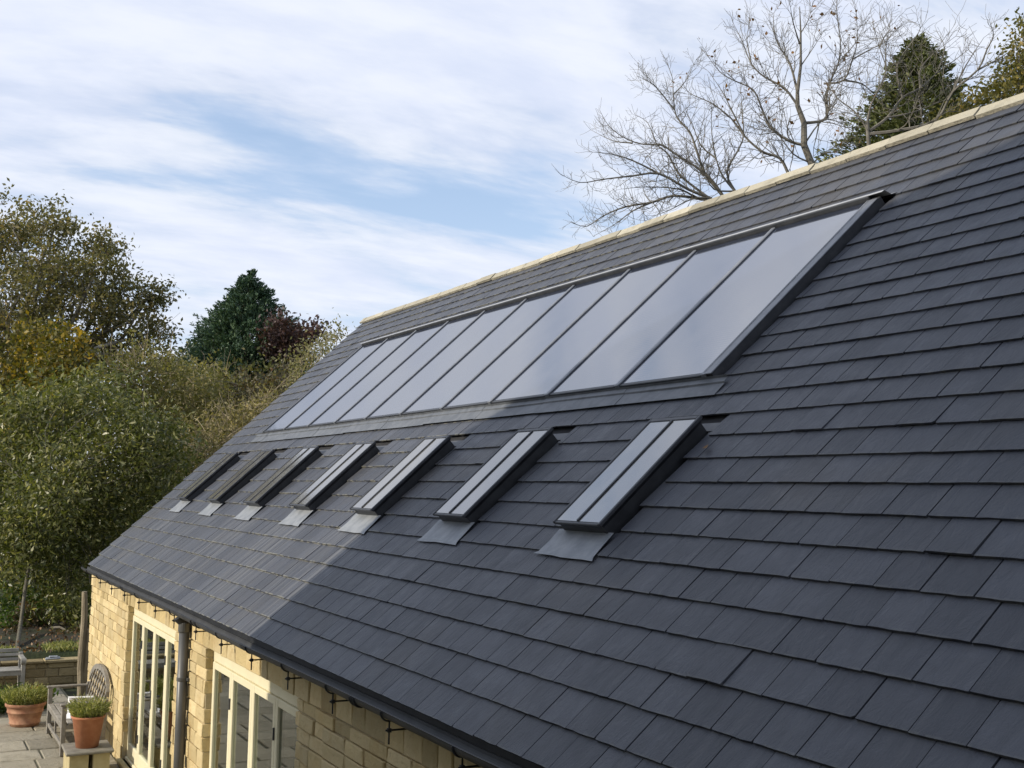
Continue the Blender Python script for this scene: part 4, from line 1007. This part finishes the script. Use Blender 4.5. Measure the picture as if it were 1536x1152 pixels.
def slat_bench():
    b = empty('garden_bench'); tag(b, 'pale slatted garden bench with scrolled arm in front of the low wall', 'bench')
    xa, xb = -2.45, -.56; yf, yk = 21.55, 22.1; w = .065; zs = PZ + .43
    for xv in (xa, xb - w):
        MB().box((xv, yf, PZ), (xv + w, yf + w, PZ + .58), .006).build('leg', M['palewood'], b)
        MB().box((xv, yk - w, PZ), (xv + w, yk, PZ + .66), .006, lambda p: (p[0], p[1] + max(0, p[2] - zs) * .15, p[2])).build('leg', M['palewood'], b)
        ar = MB(); ar.box((xv - .008, yf + .04, PZ + .581), (xv + w + .008, yk + .01, PZ + .62), .008)
        ar.tube([(xv - .008, yf + .02, PZ + .57), (xv + w + .008, yf + .02, PZ + .57)], .055, 14); ar.build('armrest', M['palewood'], b)
        MB().box((xv + .012, yf + w + .001, zs - .09), (xv + w - .012, yk - w - .001, zs - .026), .004).build('seat_rail', M['palewood'], b)
    MB().box((xa + w + .001, yf + .01, zs - .09), (xb - w - .001, yf + .045, zs - .026), .004).build('apron_rail', M['palewood'], b)
    for i in range(6):
        y0 = yf + .006 + i * .08; MB().box((xa + w + .002, y0, zs - .025), (xb - w - .002, y0 + .066, zs), .005).build('seat_slat', M['palewood'], b)
    for i, (z0, h_) in enumerate(((.52, .05), (.60, .05), (.665, .06))):
        MB().box((xa + w + .002, yk - .045, PZ + z0), (xb - w - .002, yk - .02, PZ + z0 + h_), .005, lambda p: (p[0], p[1] + max(0, p[2] - zs) * .15, p[2])).build('back_slat', M['palewood'], b)
slat_bench()

# white card folder propped on the lattice bench
wc = empty('paper_folder'); tag(wc, 'white card folder standing open on the slats of the lattice bench', 'folder')
def leafcard(name, pts, t=.004):
    n = np.cross(np.array(pts[1]) - np.array(pts[0]), np.array(pts[3]) - np.array(pts[0])); n = n / np.linalg.norm(n) * t
    V = list(pts) + [tuple(np.array(p) + n) for p in pts]
    return mesh(name, V, [(3, 2, 1, 0), (4, 5, 6, 7), (0, 1, 5, 4), (1, 2, 6, 5), (2, 3, 7, 6), (3, 0, 4, 7)], M['white'], wc)
zc = zs + .001
leafcard('sheet', [(-.50, 16.98, zc), (-.28, 16.98, zc), (-.26, 17.32, zc), (-.48, 17.32, zc)])
leafcard('back_cover', [(-.40, 17.36, zc), (-.06, 17.28, zc), (-.06, 17.30, zc + .22), (-.40, 17.38, zc + .22)])
leafcard('side_cover', [(-.40, 17.05, zc + .005), (-.40, 17.355, zc + .005), (-.40, 17.355, zc + .22), (-.40, 17.25, zc + .22)])
leafcard('top_flap', [(-.40, 17.27, zc + .226), (-.08, 17.19, zc + .226), (-.08, 17.30, zc + .226), (-.40, 17.38, zc + .226)])

# stone plinth with pots
pl = empty('stone_plinth'); tag(pl, 'low plinth of two pale blocks under a grey stone slab', 'plinth')
MB().box((-.64, 15.40, -2.085), (-.07, 16.04, -2.05), .01, lambda p: (p[0] + .03 * (p[1] - 15.7), p[1] + .05 * (p[0] + .3), p[2])).build('slab', M['slabtop'], pl)
MB().box((-.60, 15.46, PZ), (-.37, 15.98, -2.0855), .008).build('pier', M['yellowstone'], pl); MB().box((-.32, 15.46, PZ), (-.12, 15.98, -2.0855), .008).build('pier', M['yellowstone'], pl)
def pot_prof(rt, rb, h, rim, rings=()):
    p = [(rb, 0.0)]
    zsn = sorted([0.0, h - rim] + [z for z in rings])
    for z in rings:
        rr_ = rb + (rt - rb) * z / h; p += [(rr_, z), (rr_ + .012, z + .006), (rr_ + .012, z + .024), (rr_ + .004, z + .03)]
    rr_ = rb + (rt - rb) * (h - rim) / h
    p += [(rr_, h - rim), (rt + .008, h - rim + .006), (rt + .012, h - .008), (rt + .006, h), (rt - .016, h), (rt - .022, h - .02), (rt - .03, h - .05), (.01, h - .05)]
    return p
def pot(name, label, c, rt, rb, h, rim, rings, mat):
    o = empty(name); tag(o, label, 'plant pot', None)
    MB().lathe(c, pot_prof(rt, rb, h, rim, rings), 36).build('pot', mat, o, True)
    MB().lathe((c[0], c[1], c[2] + h - .049), [(rt - .031, 0), (rt - .032, .012), (.05, .02)], 24).build('soil', M['soil'], o, True)
pot('plant_pot', 'plain tall orange terracotta pot standing on the stone plinth', (-.36, 15.72, -2.048), .195, .135, .385, .035, (), M['terracotta'])
pot('plant_pot', 'broad banded terracotta pot standing on the flagstones beside the lattice bench', (-.78, 18.98, PZ + .006), .275, .20, .33, .05, (.03, .19), M['oldterracotta'])
def grassy(name, label, c, rad, h, n, mat, R, w=.05, sway=.5, cat='plant', size=.16):
    az = R.uniform(0, 2 * math.pi, n); rr_ = rad * np.sqrt(R.uniform(0, 1, n)); t = R.uniform(0, 1, n) ** .8
    ox = np.cos(az) * rr_; oy = np.sin(az) * rr_; spread = 1 + t * sway; hh = h * (1 - .25 * (rr_ / rad) ** 2) * R.uniform(.55, 1.15, n) * (1 + .28 * np.sin(2 * az + c[1]) * np.sin(3 * az + 1.3))
    P = np.stack([c[0] + ox * spread, c[1] + oy * spread, c[2] + .02 + t * hh], 1); d = np.stack([ox * sway * 2.5, oy * sway * 2.5, np.full(n, h)], 1)
    o = empty(name); tag(o, label, cat)
    st = MB()
    for i in range(26):
        j = R.integers(0, n); st.tube([(c[0] + ox[j] * .6, c[1] + oy[j] * .6, c[2] - .01), (c[0] + ox[j] * (1 + sway * .4), c[1] + oy[j] * (1 + sway * .4), c[2] + hh[j] * .6)], [.004, .002], 3, False)
    st.build('stems', M['tantwig'], o); leaf_obj('foliage', P, size, mat, o, R, .16, dirs=d / h, jit=.65)
grassy('potted_plant', 'feathery green plant growing in the tall pot on the plinth', (-.36, 15.72, -2.05 + .345), .17, .22, 2100, LM['potplant'], R, sway=.65, size=.07)
grassy('potted_plant', 'low tufted green plant with white flecks filling the broad banded pot', (-.78, 18.98, PZ + .29), .25, .27, 3600, LM['potplant'], R, sway=.5, size=.07)
P = np.stack([-.78 + R.normal(size=40) * .18, 18.95 + R.normal(size=40) * .16, PZ + .5 + R.normal(size=40) * .05], 1)
grassy('border_plant', 'spreading green plants beside the broad pot below the pale bench', (-1.22, 20.2, PZ + .0), .38, .34, 1800, LM['green'], R, sway=.4, size=.13)
fl = empty('red_flowers'); tag(fl, 'small plant with red flowers behind the broad banded pot', 'plant')
fc = atd(64, 1034, 20.9); fc = np.array([-.50, 20.2, PZ])
st = MB()
for i in range(14): st.tube([(fc[0] + R.normal() * .03, fc[1] + R.normal() * .03, PZ), (fc[0] + R.normal() * .12, fc[1] + R.normal() * .12, PZ + R.uniform(.2, .32))], [.006, .003], 4, False)
st.build('stems', M['tantwig'], fl)
leaf_obj('leaves', fc + np.stack([R.normal(size=350) * .11, R.normal(size=350) * .11, R.uniform(.04, .30, 350)], 1), .09, LM['green'], fl, R, .6)
for _ in range(4): leaf_obj('flower_head', fc + np.array([R.normal() * .06, R.normal() * .06, R.uniform(.27, .35)]) + R.normal(size=(30, 3)) * .012, .035, LM['red'], fl, R, .8)

lf = leaf_arrays(np.array([RP(5.66, 2.22, .03)]), .09, R, .6)
tag(npmesh('fallen_leaf', lf[0], lf[1], LM['rust'], None, [.7]), 'single brown fallen leaf lying on the slates beside a roof window', 'leaf')
